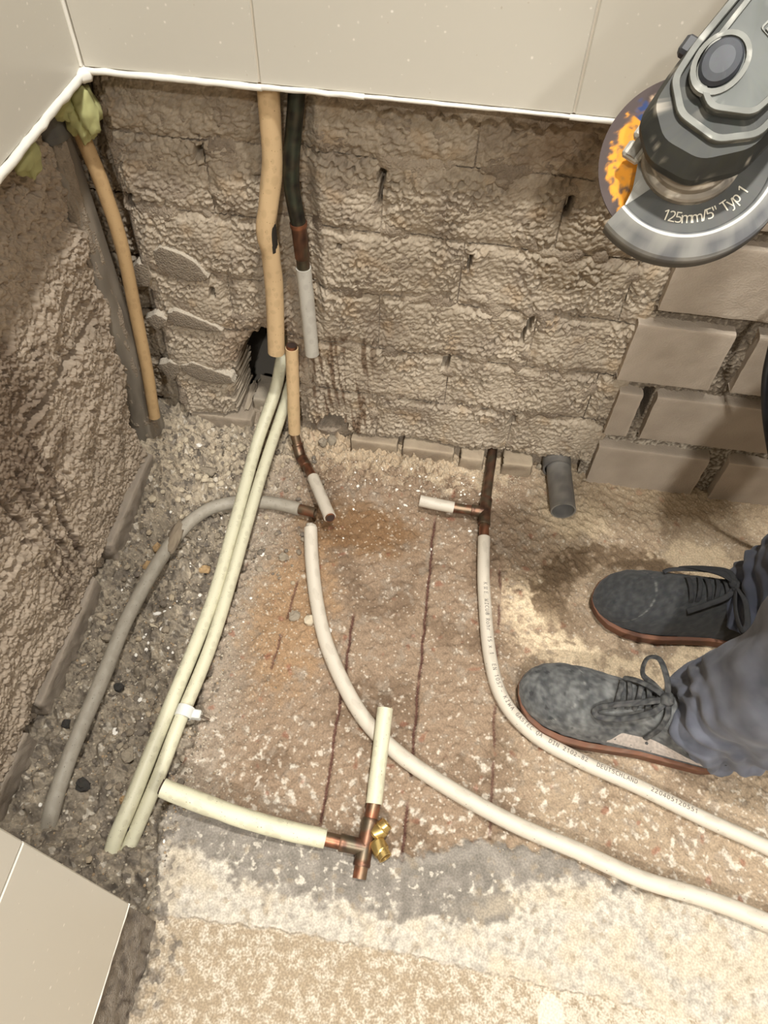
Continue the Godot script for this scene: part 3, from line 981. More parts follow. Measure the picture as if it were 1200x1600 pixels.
func floor_color(x: float, z: float, p: Vector3) -> Color:
	var t := smoothstep(-0.010, 0.010, p.x)
	var s := smoothstep(-0.004, 0.004, p.y)
	var big := N_f_big.get_noise_2d(x, z)
	var mid := N_f_mid.get_noise_2d(x, z)
	var fine := N_f_fine.get_noise_2d(x, z)
	var dot := N_f_dot.get_noise_2d(x, z)
	var tone := N_f_tone.get_noise_2d(x, z)
	var c: Color
	if t < 1.0:
		# brown screed, paler to the right
		c = C_BROWN.lerp(C_PALE, smoothstep(0.06, 0.22, x + mid * 0.10 + big * 0.06))
		c = c.lerp(C_DARK, smoothstep(-0.05, 0.35, big + mid * 0.35) * 0.7 * (1.0 - 0.5 * smoothstep(0.1, 0.2, x)))
		c = c.lerp(C_GREY, smoothstep(0.12, 0.5, mid + 0.25 * N_f_grey.get_noise_2d(x, z)) * 0.6)
		c = c.lerp(C_GREY.lerp(C_FLECK, 0.15 + 0.5 * maxf(0.0, mid)), smoothstep(-0.20, -0.27, x + mid * 0.05) * 0.75)
		# damp brown below the cut pipes
		var q := Vector2((x + 0.115) / 0.10, (z + 0.665) / 0.055).length() + mid * 0.35
		c = c.lerp(C_DAMP, (1.0 - smoothstep(0.5, 1.2, q)) * 0.75)
		q = Vector2((x + 0.19) / 0.07, (z + 0.50) / 0.14).length() + mid * 0.5
		c = c.lerp(C_OCHRE, (1.0 - smoothstep(0.5, 1.2, q)) * 0.6)
		# whitish efflorescence flecks
		if tone > 0.55:
			c = c.lerp(C_FLECK, (1.0 - smoothstep(-0.95, -0.72, dot)) * 0.75)
		c = c.lerp(C_FLECK, smoothstep(0.26, 0.60, N_f_white.get_noise_2d(x, z) - 0.10 + 0.24 * smoothstep(-0.42, -0.22, z) + 0.25 * mid) * 0.75)
		# rust along the saw cuts
		for k in cuts:
			if z > k[1] - 0.01 and z < k[3] + 0.01:
				var f: float = (z - k[1]) / (k[3] - k[1])
				var dx: float = absf(x - lerpf(k[0], k[2], f) - N_f_cutwob.get_noise_2d(z, k[0] * 40.0) * 0.0014)
				var on: float = smoothstep(0.0, 0.05, f) * (1.0 - smoothstep(0.95, 1.0, f)) * smoothstep(-0.5, -0.1, N_f_cutgap.get_noise_2d(z, k[0] * 50.0) + (0.35 if k[4] > 0.004 else -0.05))
				c = c.lerp(C_RUST, (1.0 - smoothstep(0.0008, 0.0026, dx + fine * 0.0012)) * on * (0.85 if k[4] > 0.004 else 0.6))
		var red := N_f_red.get_noise_2d(x, z)
		c = c.lerp(C_RED, smoothstep(0.72, 0.92, red) * 0.5)
		# pale plaster dust along the back and to the right, and the dark ring round the far shoe
		if x > 0.12 and z < -0.45:
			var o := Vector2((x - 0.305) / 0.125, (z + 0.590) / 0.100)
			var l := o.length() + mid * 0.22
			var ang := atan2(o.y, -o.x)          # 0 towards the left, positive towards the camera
			c = c.lerp(C_DUST, smoothstep(0.80, 0.98, l) * (1.0 - smoothstep(1.25, 1.7, l + mid * 0.3)) * smoothstep(-0.5, 0.1, ang) * smoothstep(-0.45, 0.15, mid + 0.15) * 0.95)
			c = c.lerp(C_DUST, (1.0 - smoothstep(0.6, 1.3, Vector2((x - 0.23) / 0.06, (z + 0.745) / 0.04).length() + mid * 0.5)) * 0.8)
			c = c.lerp(C_DUST, (1.0 - smoothstep(0.6, 1.3, Vector2((x - 0.43) / 0.07, (z + 0.69) / 0.04).length() + mid * 0.5)) * 0.8)
			c = c.lerp(C_DARK_RING, smoothstep(0.58, 0.80, l) * (1.0 - smoothstep(1.05, 1.16, l)) * (1.0 - smoothstep(0.1, 0.7, o.y)) * smoothstep(-0.45, 0.0, mid + 0.2) * 0.8)
		if x > 0.13:
			c = c.lerp(C_DUST, (1.0 - smoothstep(-0.80, -0.70, z - mid * 0.08)) * 0.45 * smoothstep(0.13, 0.2, x))
		if x < 0.12:
			c = c.lerp(C_DUST, (1.0 - smoothstep(-0.805, -0.765, z - mid * 0.05)) * 0.6)
		if s > 0.0:
			# the smooth threshold strip: grey cement, white salts, tan beyond the ledge
			var salt := N_f_salt.get_noise_2d(x, z)
			var lace := N_f_lace.get_noise_2d(x, z)
			var g := C_CEMENT.lerp(C_CEMENT2, clampf(0.5 + mid, 0, 1))
			var front: float = poly([[-0.30, -0.165], [-0.22, -0.155], [-0.15, -0.128], [-0.05, -0.128], [0.03, -0.118], [0.10, -0.150], [0.17, -0.178], [0.25, -0.196], [0.7, -0.2]], x) - z
			g = g.lerp(C_SALT, smoothstep(-0.016, 0.010, -front + salt * 0.030 + lace * 0.020) * (0.72 + lace * 0.5))
			g = g.lerp(C_SALT, smoothstep(0.28, 0.5, lace + salt * 0.5) * 0.8 * (1.0 - smoothstep(0.02, 0.04, absf(z + 0.165 - salt * 0.02))))
			var b := Vector2((x - 0.115) / 0.055, (z + 0.150 + (x - 0.115) * 0.15) / 0.020).length() + lace * 0.5
			g = g.lerp(C_CEMENT2, (1.0 - smoothstep(0.75, 1.1, b)) * 0.8)
			var warm := smoothstep(-0.1, 0.5, N_f_warm.get_noise_2d(x, z) + smoothstep(0.15, 0.3, x) * 0.25)
			g = g.lerp(C_CREAM, warm * 0.45 * smoothstep(-0.01, 0.01, -front))
			var beyond := smoothstep(-0.001, 0.003, p.z)
			var tan := C_TAN.lerp(C_SALT, smoothstep(-0.25, 0.55, lace * 0.7 + salt * 0.4 + smoothstep(0.0, 0.35, x) * 0.5 + fine * 0.4) * 0.8)
			g = g.lerp(tan, beyond * 0.9)
			g = g.lerp(C_CRACK, (1.0 - smoothstep(0.0, 0.0018, absf(p.z))) * smoothstep(-0.3, 0.1, lace) * 0.7 * (1.0 - smoothstep(0.28, 0.36, x)))
			if tone > 0.35:
				g = g.lerp(C_SPOT, (1.0 - smoothstep(-0.92, -0.60, N_f_spot.get_noise_2d(x, z))) * 0.5)
			var wp := Vector2((x - 0.205) / 0.016, (z + 0.052) / 0.024).length()
			g = g.lerp(C_SALT, 1.0 - smoothstep(0.85, 1.0, wp))
			c = c.lerp(g, s)
	if t > 0.0:
		var cell := N_f_grit_tone.get_noise_2d(x, z)
		var r := C_DIRT.lerp(C_DIRT2, clampf(0.5 + mid * 0.9 + cell * 0.25, 0, 1))
		var pale := (1.0 - smoothstep(-0.74, -0.60, z + big * 0.06)) * 0.85
		r = r.lerp(C_HEAP, pale * clampf(0.6 + cell * 0.4, 0, 1))
		r = r.lerp(C_HEAP, smoothstep(0.25, 0.6, mid + big * 0.3) * 0.4)
		if cell > 0.9:
			r = r.lerp(C_FLECK, 0.7)
		elif cell < -0.8:
			r = r.lerp(C_COAL, 0.6)
		r = r.lerp(C_COAL, smoothstep(0.1, 0.4, N_f_soot.get_noise_2d(x, z) + smoothstep(-0.22, -0.12, z) * 0.2) * 0.45)
		c = c.lerp(r, t) if t < 1.0 else r
	# the gritty smear where the trench runs out onto the strip
	if z > -0.24 and x < -0.12:
		var gr := smoothstep(-0.045, 0.01, p.x + mid * 0.05) * smoothstep(-0.24, -0.19, z) * (1.0 - t)
		c = c.lerp(C_DIRT2 if tone > -0.2 else C_COAL, gr * (0.75 if tone < 0.5 else 0.2))
	c = c * (1.0 + fine * 0.16)
	c.a = 1.0
	return c

var C_BROWN := S(139, 118, 97)
var C_PALE := S(157, 138, 115)
var C_DARK := S(107, 87, 68)
var C_GREY := S(146, 132, 116)
var C_DAMP := S(116, 84, 52)
var C_OCHRE := S(158, 124, 88)
var C_FLECK := S(208, 199, 184)
var C_RUST := S(78, 46, 36)
var C_RED := S(128, 76, 56)
var C_DUST := S(208, 188, 158)
var C_DARK_RING := S(98, 79, 58)
var C_CEMENT := S(142, 134, 124)
var C_CEMENT2 := S(114, 107, 98)
var C_SALT := S(198, 189, 174)
var C_CREAM := S(190, 173, 147)
var C_TAN := S(150, 132, 108)
var C_CRACK := S(110, 98, 82)
var C_SPOT := S(142, 126, 104)
var C_DIRT := S(126, 115, 100)
var C_DIRT2 := S(152, 140, 122)
var C_HEAP := S(196, 180, 156)
var C_COAL := S(88, 80, 72)

func build_floor():
	# colour map of the floor, 0.8 mm to the pixel
	var w := 1400
	var h := 1288
	var lines := []
	lines.resize(h)
	parallel(h, func(j: int):
		var z := lerpf(FZ0, FZ1, (j + 0.5) / h)
		var line := PackedByteArray()
		line.resize(w * 3)
		var at := 0
		for k in w:
			var x := lerpf(FX0, FX1, (k + 0.5) / w)
			var c := floor_color(x, z, floor_parts(x, z))
			line[at] = clampi(int(c.r * 255.0), 0, 255)
			line[at + 1] = clampi(int(c.g * 255.0), 0, 255)
			line[at + 2] = clampi(int(c.b * 255.0), 0, 255)
			at += 3
		lines[j] = line)
	var bytes := PackedByteArray()
	for l in lines:
		bytes.append_array(l)
	var m := mat("floor_surface", Color.WHITE, 0.88)
	m.albedo_texture = ImageTexture.create_from_image(Image.create_from_data(w, h, false, Image.FORMAT_RGB8, bytes))
	m.texture_repeat = false
	# one grid of heights, handed out to the screed, the trench bed and the threshold strip
	var nx := 560
	var nz := 515
	var pts := PackedVector3Array()
	var kind := PackedByteArray()
	var got := []
	got.resize(nz)
	parallel(nz, func(j: int):
		var z := lerpf(FZ0, FZ1, float(j) / (nz - 1))
		var pp := PackedVector3Array()
		var kk := PackedByteArray()
		for k in nx:
			var x := lerpf(FX0, FX1, float(k) / (nx - 1))
			var p := floor_parts(x, z)
			pp.append(Vector3(x, floor_height(x, z, p), z))
			kk.append(1 if p.x > 0.0 else (2 if p.y > 0.0 else 0))
		got[j] = [pp, kk])
	for g in got:
		pts.append_array(g[0])
		kind.append_array(g[1])
	var normals := PackedVector3Array()
	normals.resize(pts.size())
	for j in nz:
		for k in nx:
			var l := pts[j * nx + maxi(k - 1, 0)]
			var r := pts[j * nx + mini(k + 1, nx - 1)]
			var u := pts[maxi(j - 1, 0) * nx + k]
			var d := pts[mini(j + 1, nz - 1) * nx + k]
			normals[j * nx + k] = (d - u).cross(r - l).normalized()
	var o := structure("floor")
	for which in 3:
		var v := PackedVector3Array()
		var nn := PackedVector3Array()
		var uv := PackedVector2Array()
		var ix := PackedInt32Array()
		var seen := PackedInt32Array()
		seen.resize(nx * nz)
		seen.fill(-1)
		for j in nz - 1:
			for k in nx - 1:
				if kind[j * nx + k] != which:
					continue
				var q := PackedInt32Array()
				for e in [j * nx + k, j * nx + k + 1, (j + 1) * nx + k + 1, (j + 1) * nx + k]:
					if seen[e] < 0:
						seen[e] = v.size()
						v.append(pts[e])
						nn.append(normals[e])
						uv.append(Vector2((pts[e].x - FX0) / (FX1 - FX0), (pts[e].z - FZ0) / (FZ1 - FZ0)))
					q.append(seen[e])
				ix.append_array([q[0], q[1], q[2], q[0], q[2], q[3]])
		var ar := []
		ar.resize(Mesh.ARRAY_MAX)
		ar[Mesh.ARRAY_VERTEX] = v
		ar[Mesh.ARRAY_NORMAL] = nn
		ar[Mesh.ARRAY_TEX_UV] = uv
		ar[Mesh.ARRAY_INDEX] = ix
		var am := ArrayMesh.new()
		am.add_surface_from_arrays(Mesh.PRIMITIVE_TRIANGLES, ar)
		put(o, ["screed", "trench_bed", "threshold_strip"][which], am, m, ["brown cracked screed", "dark rubble bed of the pipe trench", "smooth salt-stained cement strip"][which])
	var plain := mat("floor_beyond", Color.WHITE, 0.9, 0.0, true)
	var nt := NoiseTexture2D.new()
	nt.width = 512
	nt.height = 512
	nt.seamless = true
	nt.noise = N_beyond
	nt.color_ramp = Gradient.new()
	nt.color_ramp.offsets = PackedFloat32Array([0.2, 0.5, 0.75])
	nt.color_ramp.colors = PackedColorArray([S(198, 188, 172), S(212, 203, 188), S(228, 220, 207)])
	plain.albedo_texture = nt
	plain.uv1_triplanar = true
	plain.uv1_world_triplanar = true
	plain.uv1_scale = Vector3.ONE * 2.2
	put(o, "subfloor", chamfer(V(-0.6, -0.2, -1.0), V(1.75, -0.06, 2.05), 0.001, K(150, 132, 108)).mesh(), mats.plain_core)
	put(o, "screed", chamfer(V(FX1 - 0.001, -0.07, -0.95), V(1.75, 0.0005, 2.05), 0.001, K(166, 146, 118)).mesh(), plain)
	put(o, "screed", chamfer(V(-0.30, -0.07, FZ1 - 0.001), V(FX1, 0.0005, 2.05), 0.001, K(190, 174, 148)).mesh(), plain)

# ------------------------------------------------------------------ pipes
func pipe_materials():
	var sp := func(called: String, sd: int, base: Color, dark: Color, rough: float, many := 1.0):
		var m := mat(called, Color.WHITE, rough)
		m.albedo_texture = speck_image(sd, 256, base, [[int(30 * many), base.lerp(dark, 0.10), 8.0, 22.0], [int(90 * many), dark, 0.6, 1.3], [int(9 * many), base.lerp(dark, 0.8), 1.4, 2.4]], 256)
		m.uv1_scale = Vector3(1, 1.1, 1)
	sp.call("cream_sleeve", 301, S(206, 201, 174), S(96, 88, 70), 0.5)
	sp.call("white_sleeve", 302, S(200, 190, 174), S(104, 94, 80), 0.5, 0.6)
	sp.call("grey_sleeve", 303, S(160, 152, 138), S(84, 76, 66), 0.6, 1.4)
	sp.call("tan_sleeve", 304, S(212, 182, 140), S(120, 92, 60), 0.5, 0.8)
	sp.call("amber_sleeve", 305, S(196, 164, 120), S(116, 88, 58), 0.5, 0.8)
	sp.call("pale_sleeve", 306, S(188, 183, 172), S(98, 92, 84), 0.5, 0.8)
	mat("copper", Color.WHITE, 0.42, 0.75, true)
	mat("brass", S(205, 176, 112), 0.32, 0.85)
	mat("pipe_hollow", S(58, 42, 34), 0.9)
	mat("print_ink", S(98, 92, 88), 0.8)
	mat("pvc", Color.WHITE, 0.55, 0.0, true)
	mat("foam", Color.WHITE, 0.9, 0.0, true)
	mat("clip_white", S(214, 214, 208), 0.45)

func copper_color(sd: float, mb: MB, green := 0.0) -> MB:
	for k in mb.v.size():
		var p := mb.v[k]
		var n := N_copper.get_noise_3d(p.x + sd, p.y, p.z)
		var c := K(158, 104, 78).lerp(K(92, 64, 50), clampf(0.5 + n * 1.2, 0, 1))
		c = c.lerp(K(124, 116, 94), smoothstep(-0.1, 0.4, N_copper2.get_noise_3d(p.x + sd, p.y, p.z)) * 0.6)
		if green > 0.0:
			c = c.lerp(K(52, 74, 66).lerp(K(40, 46, 46), clampf(0.5 + n, 0, 1)), green)
		c.a = 1.0
		mb.c[k] = c
	return mb

func cut_path(p: PackedVector3Array, from: float, to: float) -> PackedVector3Array:     # the stretch of a path between two lengths (to < 0: up to the end)
	var out := PackedVector3Array()
	var run := 0.0
	if to < 0.0:
		to = 1e9
	for k in p.size() - 1:
		var l := p[k].distance_to(p[k + 1])
		if l > 0.0:
			if run >= from and run <= to:
				out.append(p[k])
			for e in [from, to]:
				if e > run and e < run + l:
					out.append(p[k].lerp(p[k + 1], (e - run) / l))
		run += l
	if to > run:
		out.append(p[-1])
	return out

func length_of(p: PackedVector3Array) -> float:
	var run := 0.0
	for k in p.size() - 1:
		run += p[k].distance_to(p[k + 1])
	return run

# a plastic sleeve along a path; an open end shows the sleeve's wall and the bore
func sleeve(parent: Node, called: String, p: PackedVector3Array, r: float, m: Material, open_a := false, open_b := false, wobble := 0.03, label := "") -> MeshInstance3D:
	var n := N_pipe_wob
	var sd := p[0].x * 50.0
	var mb := tube(p, func(s: float, an: float) -> float: return r * (1.0 + wobble * n.get_noise_3d(s * 2.0 + sd, cos(an) * 0.25, sin(an) * 0.25)), 22)
	for e in [false, true]:
		var open: bool = open_b if e else open_a
		end_ring(mb, p, e, r, r * 0.72 if open else 0.0, 22)
		if open:
			var bore := cut_path(p, length_of(p) - 0.02, -1.0) if e else cut_path(p, 0.0, 0.02)
			tube(bore, r * 0.72, 22, Color.WHITE, mb, true)
	return put(parent, called, mb.mesh(), m, label)

# a copper tube; an open end holds a disc coloured dark like the shade inside
func copper_bit(parent: Node, called: String, p: PackedVector3Array, r: float, open_a := false, open_b := false, green := 0.0, label := ""):
	var mb := tube(p, r, 20)
	for e in [false, true]:
		var open: bool = open_b if e else open_a
		end_ring(mb, p, e, r, r * 0.84 if open else 0.0, 20)
		if open:
			tube(cut_path(p, length_of(p) - 0.014, -1.0) if e else cut_path(p, 0.0, 0.014), r * 0.84, 20, Color.WHITE, mb, true)
	var o := put(parent, called, copper_color(p[0].x * 9.0, mb, green).mesh(), mats.copper, label)
	for e in [false, true]:
		if open_b if e else open_a:
			var q := cut_path(p, length_of(p) - 0.013, length_of(p) - 0.012) if e else cut_path(p, 0.012, 0.013)
			var hb := MB.new()
			end_ring(hb, q, e, r * 0.84, 0.0, 20)
			put(o, "bore", hb.mesh(), mats.pipe_hollow)
	return o

func straight(a: Vector3, b: Vector3, n := 6) -> PackedVector3Array:
	var out := PackedVector3Array()
	for k in n + 1:
		out.append(a.lerp(b, float(k) / n))
	return out

# a soldered fitting's arm: a swollen sleeve with a rolled edge
func socket(a: Vector3, b: Vector3, r: float, mb: MB):
	tube(straight(a, b, 12), func(s: float, _an: float) -> float: return r * (1.0 + 0.07 * smoothstep(0.80, 0.86, s) * (1.0 - smoothstep(0.94, 1.0, s))), 20, Color.WHITE, mb)
	end_ring(mb, straight(a, b, 12), true, r, r * 0.6, 20)
	end_ring(mb, straight(a, b, 12), false, r, 0.0, 20)

func print_along(parent: Node, path: PackedVector3Array, r: float, words: Array, height: float, turn: float):
	var mb := MB.new()
	var font := SystemFont.new()
	font.font_names = PackedStringArray(["Droid Sans Mono"])
	var fr := frames(path)
	for w in words:
		var text: String = w[0]
		for k in text.length():
			if text[k] == " ":
				continue
			var tm := TextMesh.new()
			tm.font = font
			tm.font_size = 32
			tm.pixel_size = height / 23.0
			tm.depth = 0.0003
			tm.text = text[k]
			tm.curve_step = 4.0
			var s: float = lerpf(w[1], w[2], (k + 0.5) / text.length())
			var run := 0.0
			var at := 0
			while at < path.size() - 2 and run + path[at].distance_to(path[at + 1]) < s:
				run += path[at].distance_to(path[at + 1])
				at += 1
			var f := clampf((s - run) / path[at].distance_to(path[at + 1]), 0, 1)
			var o := path[at].lerp(path[at + 1], f)
			var t: Vector3 = fr[at][0]
			var ar := tm.surface_get_arrays(0)
			var base := mb.v.size()
			for q in ar[Mesh.ARRAY_VERTEX]:
				var an: float = turn + q.y / r
				var out: Vector3 = fr[at][2] * cos(an) - fr[at][1] * sin(an)
				mb.p(o + t * q.x + out * (r * 1.012 + 0.0001 + q.z))
			var ix = ar[Mesh.ARRAY_INDEX]
			if ix == null:
				ix = range(ar[Mesh.ARRAY_VERTEX].size())
			for q in ix:
				mb.i.append(base + q)
	put(parent, "printing", mb.mesh(), mats.print_ink, "faint dark grey lettering")

func hex_nut(at: Vector3, axis: Vector3, r: float, l: float) -> MB:
	var mb := lathe([[0.0, 0.0], [r * 0.9, 0.0], [r, l * 0.12], [r, l * 0.62], [r * 0.88, l * 0.74], [r * 0.80, l * 0.74]].map(func(e): return Vector2(e[0], e[1])), 6)
	lathe([Vector2(r * 0.80, l * 0.70), Vector2(r * 0.80, l), Vector2(r * 0.62, l), Vector2(r * 0.58, l * 0.5), Vector2(0, l * 0.5)], 24, 0, TAU, Color.WHITE, mb)
	var out := MB.new()
	var y := axis.normalized()
	var x := y.cross(Vector3(0.3, 0.2, 0.9)).normalized()
	out.join(mb, Transform3D(Basis(x, y, x.cross(y)), at))
	return out

func build_pipes():
	pipe_materials()
	# grey waste pipe standing in the corner
	var pv := root("waste_pipe", "grey plastic waste pipe standing in the corner, smeared with mortar", "pipe", V(-0.512, 0, -0.802))
	var pb := tube(straight(V(0, -0.03, 0), V(0, 0.64, 0), 60), 0.031, 28)
	pvc_color(pb, K(150, 141, 128), K(118, 110, 99), 0.0)
	put(pv, "pipe_barrel", pb.mesh(), mats.pvc)
	var pc := lathe([Vector2(0.031, 0.535), Vector2(0.0355, 0.537), Vector2(0.0365, 0.545), Vector2(0.0355, 0.555), Vector2(0.0355, 0.64), Vector2(0.03, 0.64)], 28)
	pvc_color(pc, K(122, 118, 110), K(96, 94, 90), 0.0)
	put(pv, "pipe_collar", pc.mesh(), mats.pvc)
	var smear := MB.new()
	var ns := N_smear_pipe
	for j in 111:
		var y := 0.01 + j * 0.0048
		for k in 40:
			var an := lerpf(-0.1 * PI, -0.95 * PI, k / 39.0)
			var dir := Vector3(cos(an), 0, -sin(an))
			var thick := ns.get_noise_2d(k * 0.16, y * 22.0) * 0.5 + 0.60 * smoothstep(0.25, 1.0, (k - 18) / 20.0) - 0.05 + 0.25 * smoothstep(0.30, 0.45, y)
			smear.p(Vector3(0, y, 0) + dir * (0.0300 + clampf(thick, -0.1, 0.8) * 0.010), K(172, 158, 140).lerp(K(140, 128, 113), 0.5 + 0.5 * ns.get_noise_2d(k * 0.5 + 30.0, y * 60.0)))
	for j in 110:
		for k in 39:
			var a := j * 40 + k
			smear.quad(a, a + 40, a + 41, a + 1)
	put(pv, "mortar_smear", smear.mesh(), mats.mortar_grain, "rough mortar stuck to the pipe")
	# expanding foam in the corner under the tiles
	var fo := root("expanding_foam", "yellow-green blob of cured expanding foam stuffed into the tile corner above the amber pipe", "foam", V(-0.462, 0.565, -0.808))
	var fm := lump(V(0, 0, 0), V(0.019, 0.034, 0.022), 341, 0.45, K(196, 196, 138), K(176, 174, 120), 18, 24)
	lump(V(0.016, 0.006, 0.01), V(0.013, 0.026, 0.014), 342, 0.5, K(196, 196, 138), K(176, 174, 120), 14, 18, false, fm)
	lump(V(-0.01, 0.02, 0.018), V(0.016, 0.02, 0.018), 343, 0.5, K(190, 190, 134), K(176, 174, 120), 14, 18, false, fm)
	put(fo, "foam_body", fm.mesh(), mats.foam)
	var fo2 := put(self, "expanding_foam", lump(V(-0.468, 0.578, -0.688), V(0.012, 0.022, 0.022), 344, 0.5, K(190, 190, 134), K(170, 168, 118), 14, 18).mesh(), mats.foam)
	tag(fo2, "small dab of yellow-green foam under the left tile edge", "foam")
	# amber pipe hanging down in the corner
	var am := root("corner_supply_pipe", "thin amber plastic pipe hanging in the corner in front of the grey waste pipe", "pipe")
	var ap := spline([V(-0.466, 0.585, -0.818), V(-0.470, 0.537, -0.813), V(-0.462, 0.471, -0.810), V(-0.458, 0.388, -0.805), V(-0.465, 0.279, -0.800), V(-0.467, 0.182, -0.786), V(-0.471, 0.091, -0.770)], 12)
	sleeve(am, "sleeve", ap, 0.0092, mats.amber_sleeve, false, false)
	# tan pipe and the blackened copper pipe beside it
	var tn := root("tan_supply_pipe", "thick tan plastic-coated pipe coming down from under the back tiles, cut off above the hole", "pipe")
	var tp := spline([V(-0.238, 0.64, -0.826), V(-0.239, 0.602, -0.820), V(-0.243, 0.522, -0.819), V(-0.252, 0.468, -0.814), V(-0.258, 0.430, -0.811), V(-0.256, 0.395, -0.814), V(-0.258, 0.341, -0.815), V(-0.264, 0.228, -0.810)], 12)
	sleeve(tn, "sleeve", tp, 0.0125, mats.tan_sleeve, false, false, 0.08)
	var tear := MB.new()
	for k in 14:
		for s in 9:
			var yy := lerpf(0.405, 0.462, k / 13.0)
			var an := lerpf(0.15, 1.0, s / 8.0)
			var w := sin(PI * k / 13.0) * sin(PI * s / 8.0)
			tear.p(V(-0.2565 + cos(an) * (0.0124 + 0.0009 * w), yy, -0.8125 + sin(an) * (0.0124 + 0.0009 * w)), K(44, 40, 38))
	for k in 13:
		for s in 8:
			var a := k * 9 + s
			tear.quad(a + 1, a, a + 9, a + 10)
	put(tn, "torn_opening", tear.mesh(), mats.pvc, "dark tear in the coating")
	var bk := root("tarnished_supply_pipe", "bent blackened copper pipe with a pale grey sleeve end, beside the tan pipe", "pipe")
	var bp := spline([V(-0.210, 0.615, -0.838), V(-0.212, 0.586, -0.830), V(-0.219, 0.535, -0.823), V(-0.2225, 0.491, -0.821), V(-0.217, 0.437, -0.820)], 10)
	copper_bit(bk, "copper_tube", bp, 0.0098, false, false, 0.84, "blackened upper length")
	copper_bit(bk, "collar", straight(V(-0.2175, 0.440, -0.820), V(-0.2155, 0.392, -0.820), 6), 0.0100, false, false, 0.35, "soldered coupling")
	copper_bit(bk, "solder_ring", straight(V(-0.2176, 0.443, -0.820), V(-0.2172, 0.438, -0.820), 2), 0.0112, false, false, 0.1)
	copper_bit(bk, "copper_tube", straight(V(-0.2157, 0.395, -0.820), V(-0.2150, 0.372, -0.8195), 3), 0.0088, false, false, 0.6)
	sleeve(bk, "sleeve", straight(V(-0.2151, 0.376, -0.8195), V(-0.2095, 0.232, -0.811), 12), 0.0105, mats.pale_sleeve, false, false)
	# short cut stub with an elbow leaning on the wall
	var st := root("elbow_pipe", "short tan-sleeved pipe with a copper elbow leaning against the wall", "pipe")
	sleeve(st, "sleeve", straight(V(-0.2505, 0.048, -0.812), V(-0.2465, 0.218, -0.833), 12), 0.0102, mats.tan_sleeve, false, false, 0.03, "tan upper sleeve")
	copper_bit(st, "copper_tube", straight(V(-0.2466, 0.214, -0.8325), V(-0.2464, 0.2225, -0.8336), 3), 0.0086, false, true, 0.1, "cut copper end")
	copper_bit(st, "copper_tube", straight(V(-0.2505, 0.050, -0.812), V(-0.242, 0.026, -0.795), 4), 0.0078, false, false)
	var el := MB.new()
	socket(V(-0.240, 0.022, -0.791), V(-0.2445, 0.033, -0.800), 0.0094, el)
	tube(spline([V(-0.2415, 0.026, -0.794), V(-0.236, 0.018, -0.785), V(-0.228, 0.018, -0.774)], 6), 0.0096, 20, Color.WHITE, el)
	socket(V(-0.231, 0.018, -0.778), V(-0.2215, 0.020, -0.763), 0.0094, el)
	put(st, "elbow", copper_color(3.0, el, 0.3).mesh(), mats.copper, "soldered elbow")
	copper_bit(st, "copper_tube", straight(V(-0.223, 0.020, -0.766), V(-0.203, 0.026, -0.736), 4), 0.0078, false, false)
	sleeve(st, "sleeve", straight(V(-0.2045, 0.0255, -0.738), V(-0.159, 0.045, -0.651), 10), 0.0098, mats.white_sleeve, false, false, 0.03, "off-white lower sleeve")
	copper_bit(st, "copper_tube", straight(V(-0.1600, 0.0445, -0.653), V(-0.1578, 0.0455, -0.6488), 2), 0.0080, false, true)
	# grey pipe curving round the trench
	var gc := root("curved_grey_pipe", "dusty grey pipe curving through the rubble and under the two cream pipes", "pipe")
	var gp := spline([V(-0.430, -0.022, -0.150), V(-0.429, 0.000, -0.180), V(-0.428, 0.012, -0.245), V(-0.424, 0.014, -0.352), V(-0.421, 0.014, -0.453), V(-0.403, 0.014, -0.569), V(-0.373, 0.014, -0.642), V(-0.329, 0.013, -0.674), V(-0.267, 0.016, -0.683), V(-0.214, 0.021, -0.675)], 10)
	sleeve(gc, "sleeve", gp, 0.0105, mats.grey_sleeve, false, false, 0.05)
	copper_bit(gc, "copper_tube", straight(V(-0.2155, 0.0208, -0.6755), V(-0.187, 0.024, -0.670), 4), 0.0084, false, true, 0.1, "cut copper end")
	var cr := lump(V(-0.395, 0.0205, -0.590), V(0.010, 0.006, 0.03), 351, 0.5, K(140, 126, 106), K(120, 106, 90), 10, 14)
	put(gc, "mortar_crust", cr.mesh(), mats.foam, "brown mortar crust")
	# the two cream pipes side by side
	var c1 := root("cream_pipe", "left one of the two long cream pipes, without a clip", "pipe")
	sleeve(c1, "sleeve", spline([V(-0.270, 0.172, -0.915), V(-0.275, 0.158, -0.870), V(-0.284, 0.113, -0.838), V(-0.302, 0.062, -0.757), V(-0.304, 0.035, -0.607), V(-0.305, 0.024, -0.478), V(-0.320, 0.018, -0.303), V(-0.331, 0.008, -0.203), V(-0.339, -0.004, -0.160), V(-0.343, -0.022, -0.135)], 10), 0.0100, mats.cream_sleeve)
	var c2 := root("cream_pipe", "right one of the two long cream pipes, the one carrying a white clip", "pipe")
	sleeve(c2, "sleeve", spline([V(-0.258, 0.120, -0.915), V(-0.266, 0.101, -0.870), V(-0.273, 0.075, -0.838), V(-0.282, 0.052, -0.707), V(-0.2855, 0.030, -0.542), V(-0.288, 0.022, -0.418), V(-0.299, 0.018, -0.306), V(-0.307, 0.009, -0.230), V(-0.318, -0.006, -0.172), V(-0.325, -0.018, -0.14)], 10), 0.0092, mats.cream_sleeve)
	var cl := root("pipe_clip", "small white plastic pipe clip round the right cream pipe", "clip", V(-0.296, 0.0185, -0.322))
	var dirv := V(-0.011, -0.004, 0.112).normalized()
	put(cl, "band", clip_band(dirv).mesh(), mats.clip_white)
	put(cl, "lug", chamfer(V(0.008, -0.010, -0.006), V(0.022, 0.002, 0.006), 0.0015).mesh(), mats.clip_white)
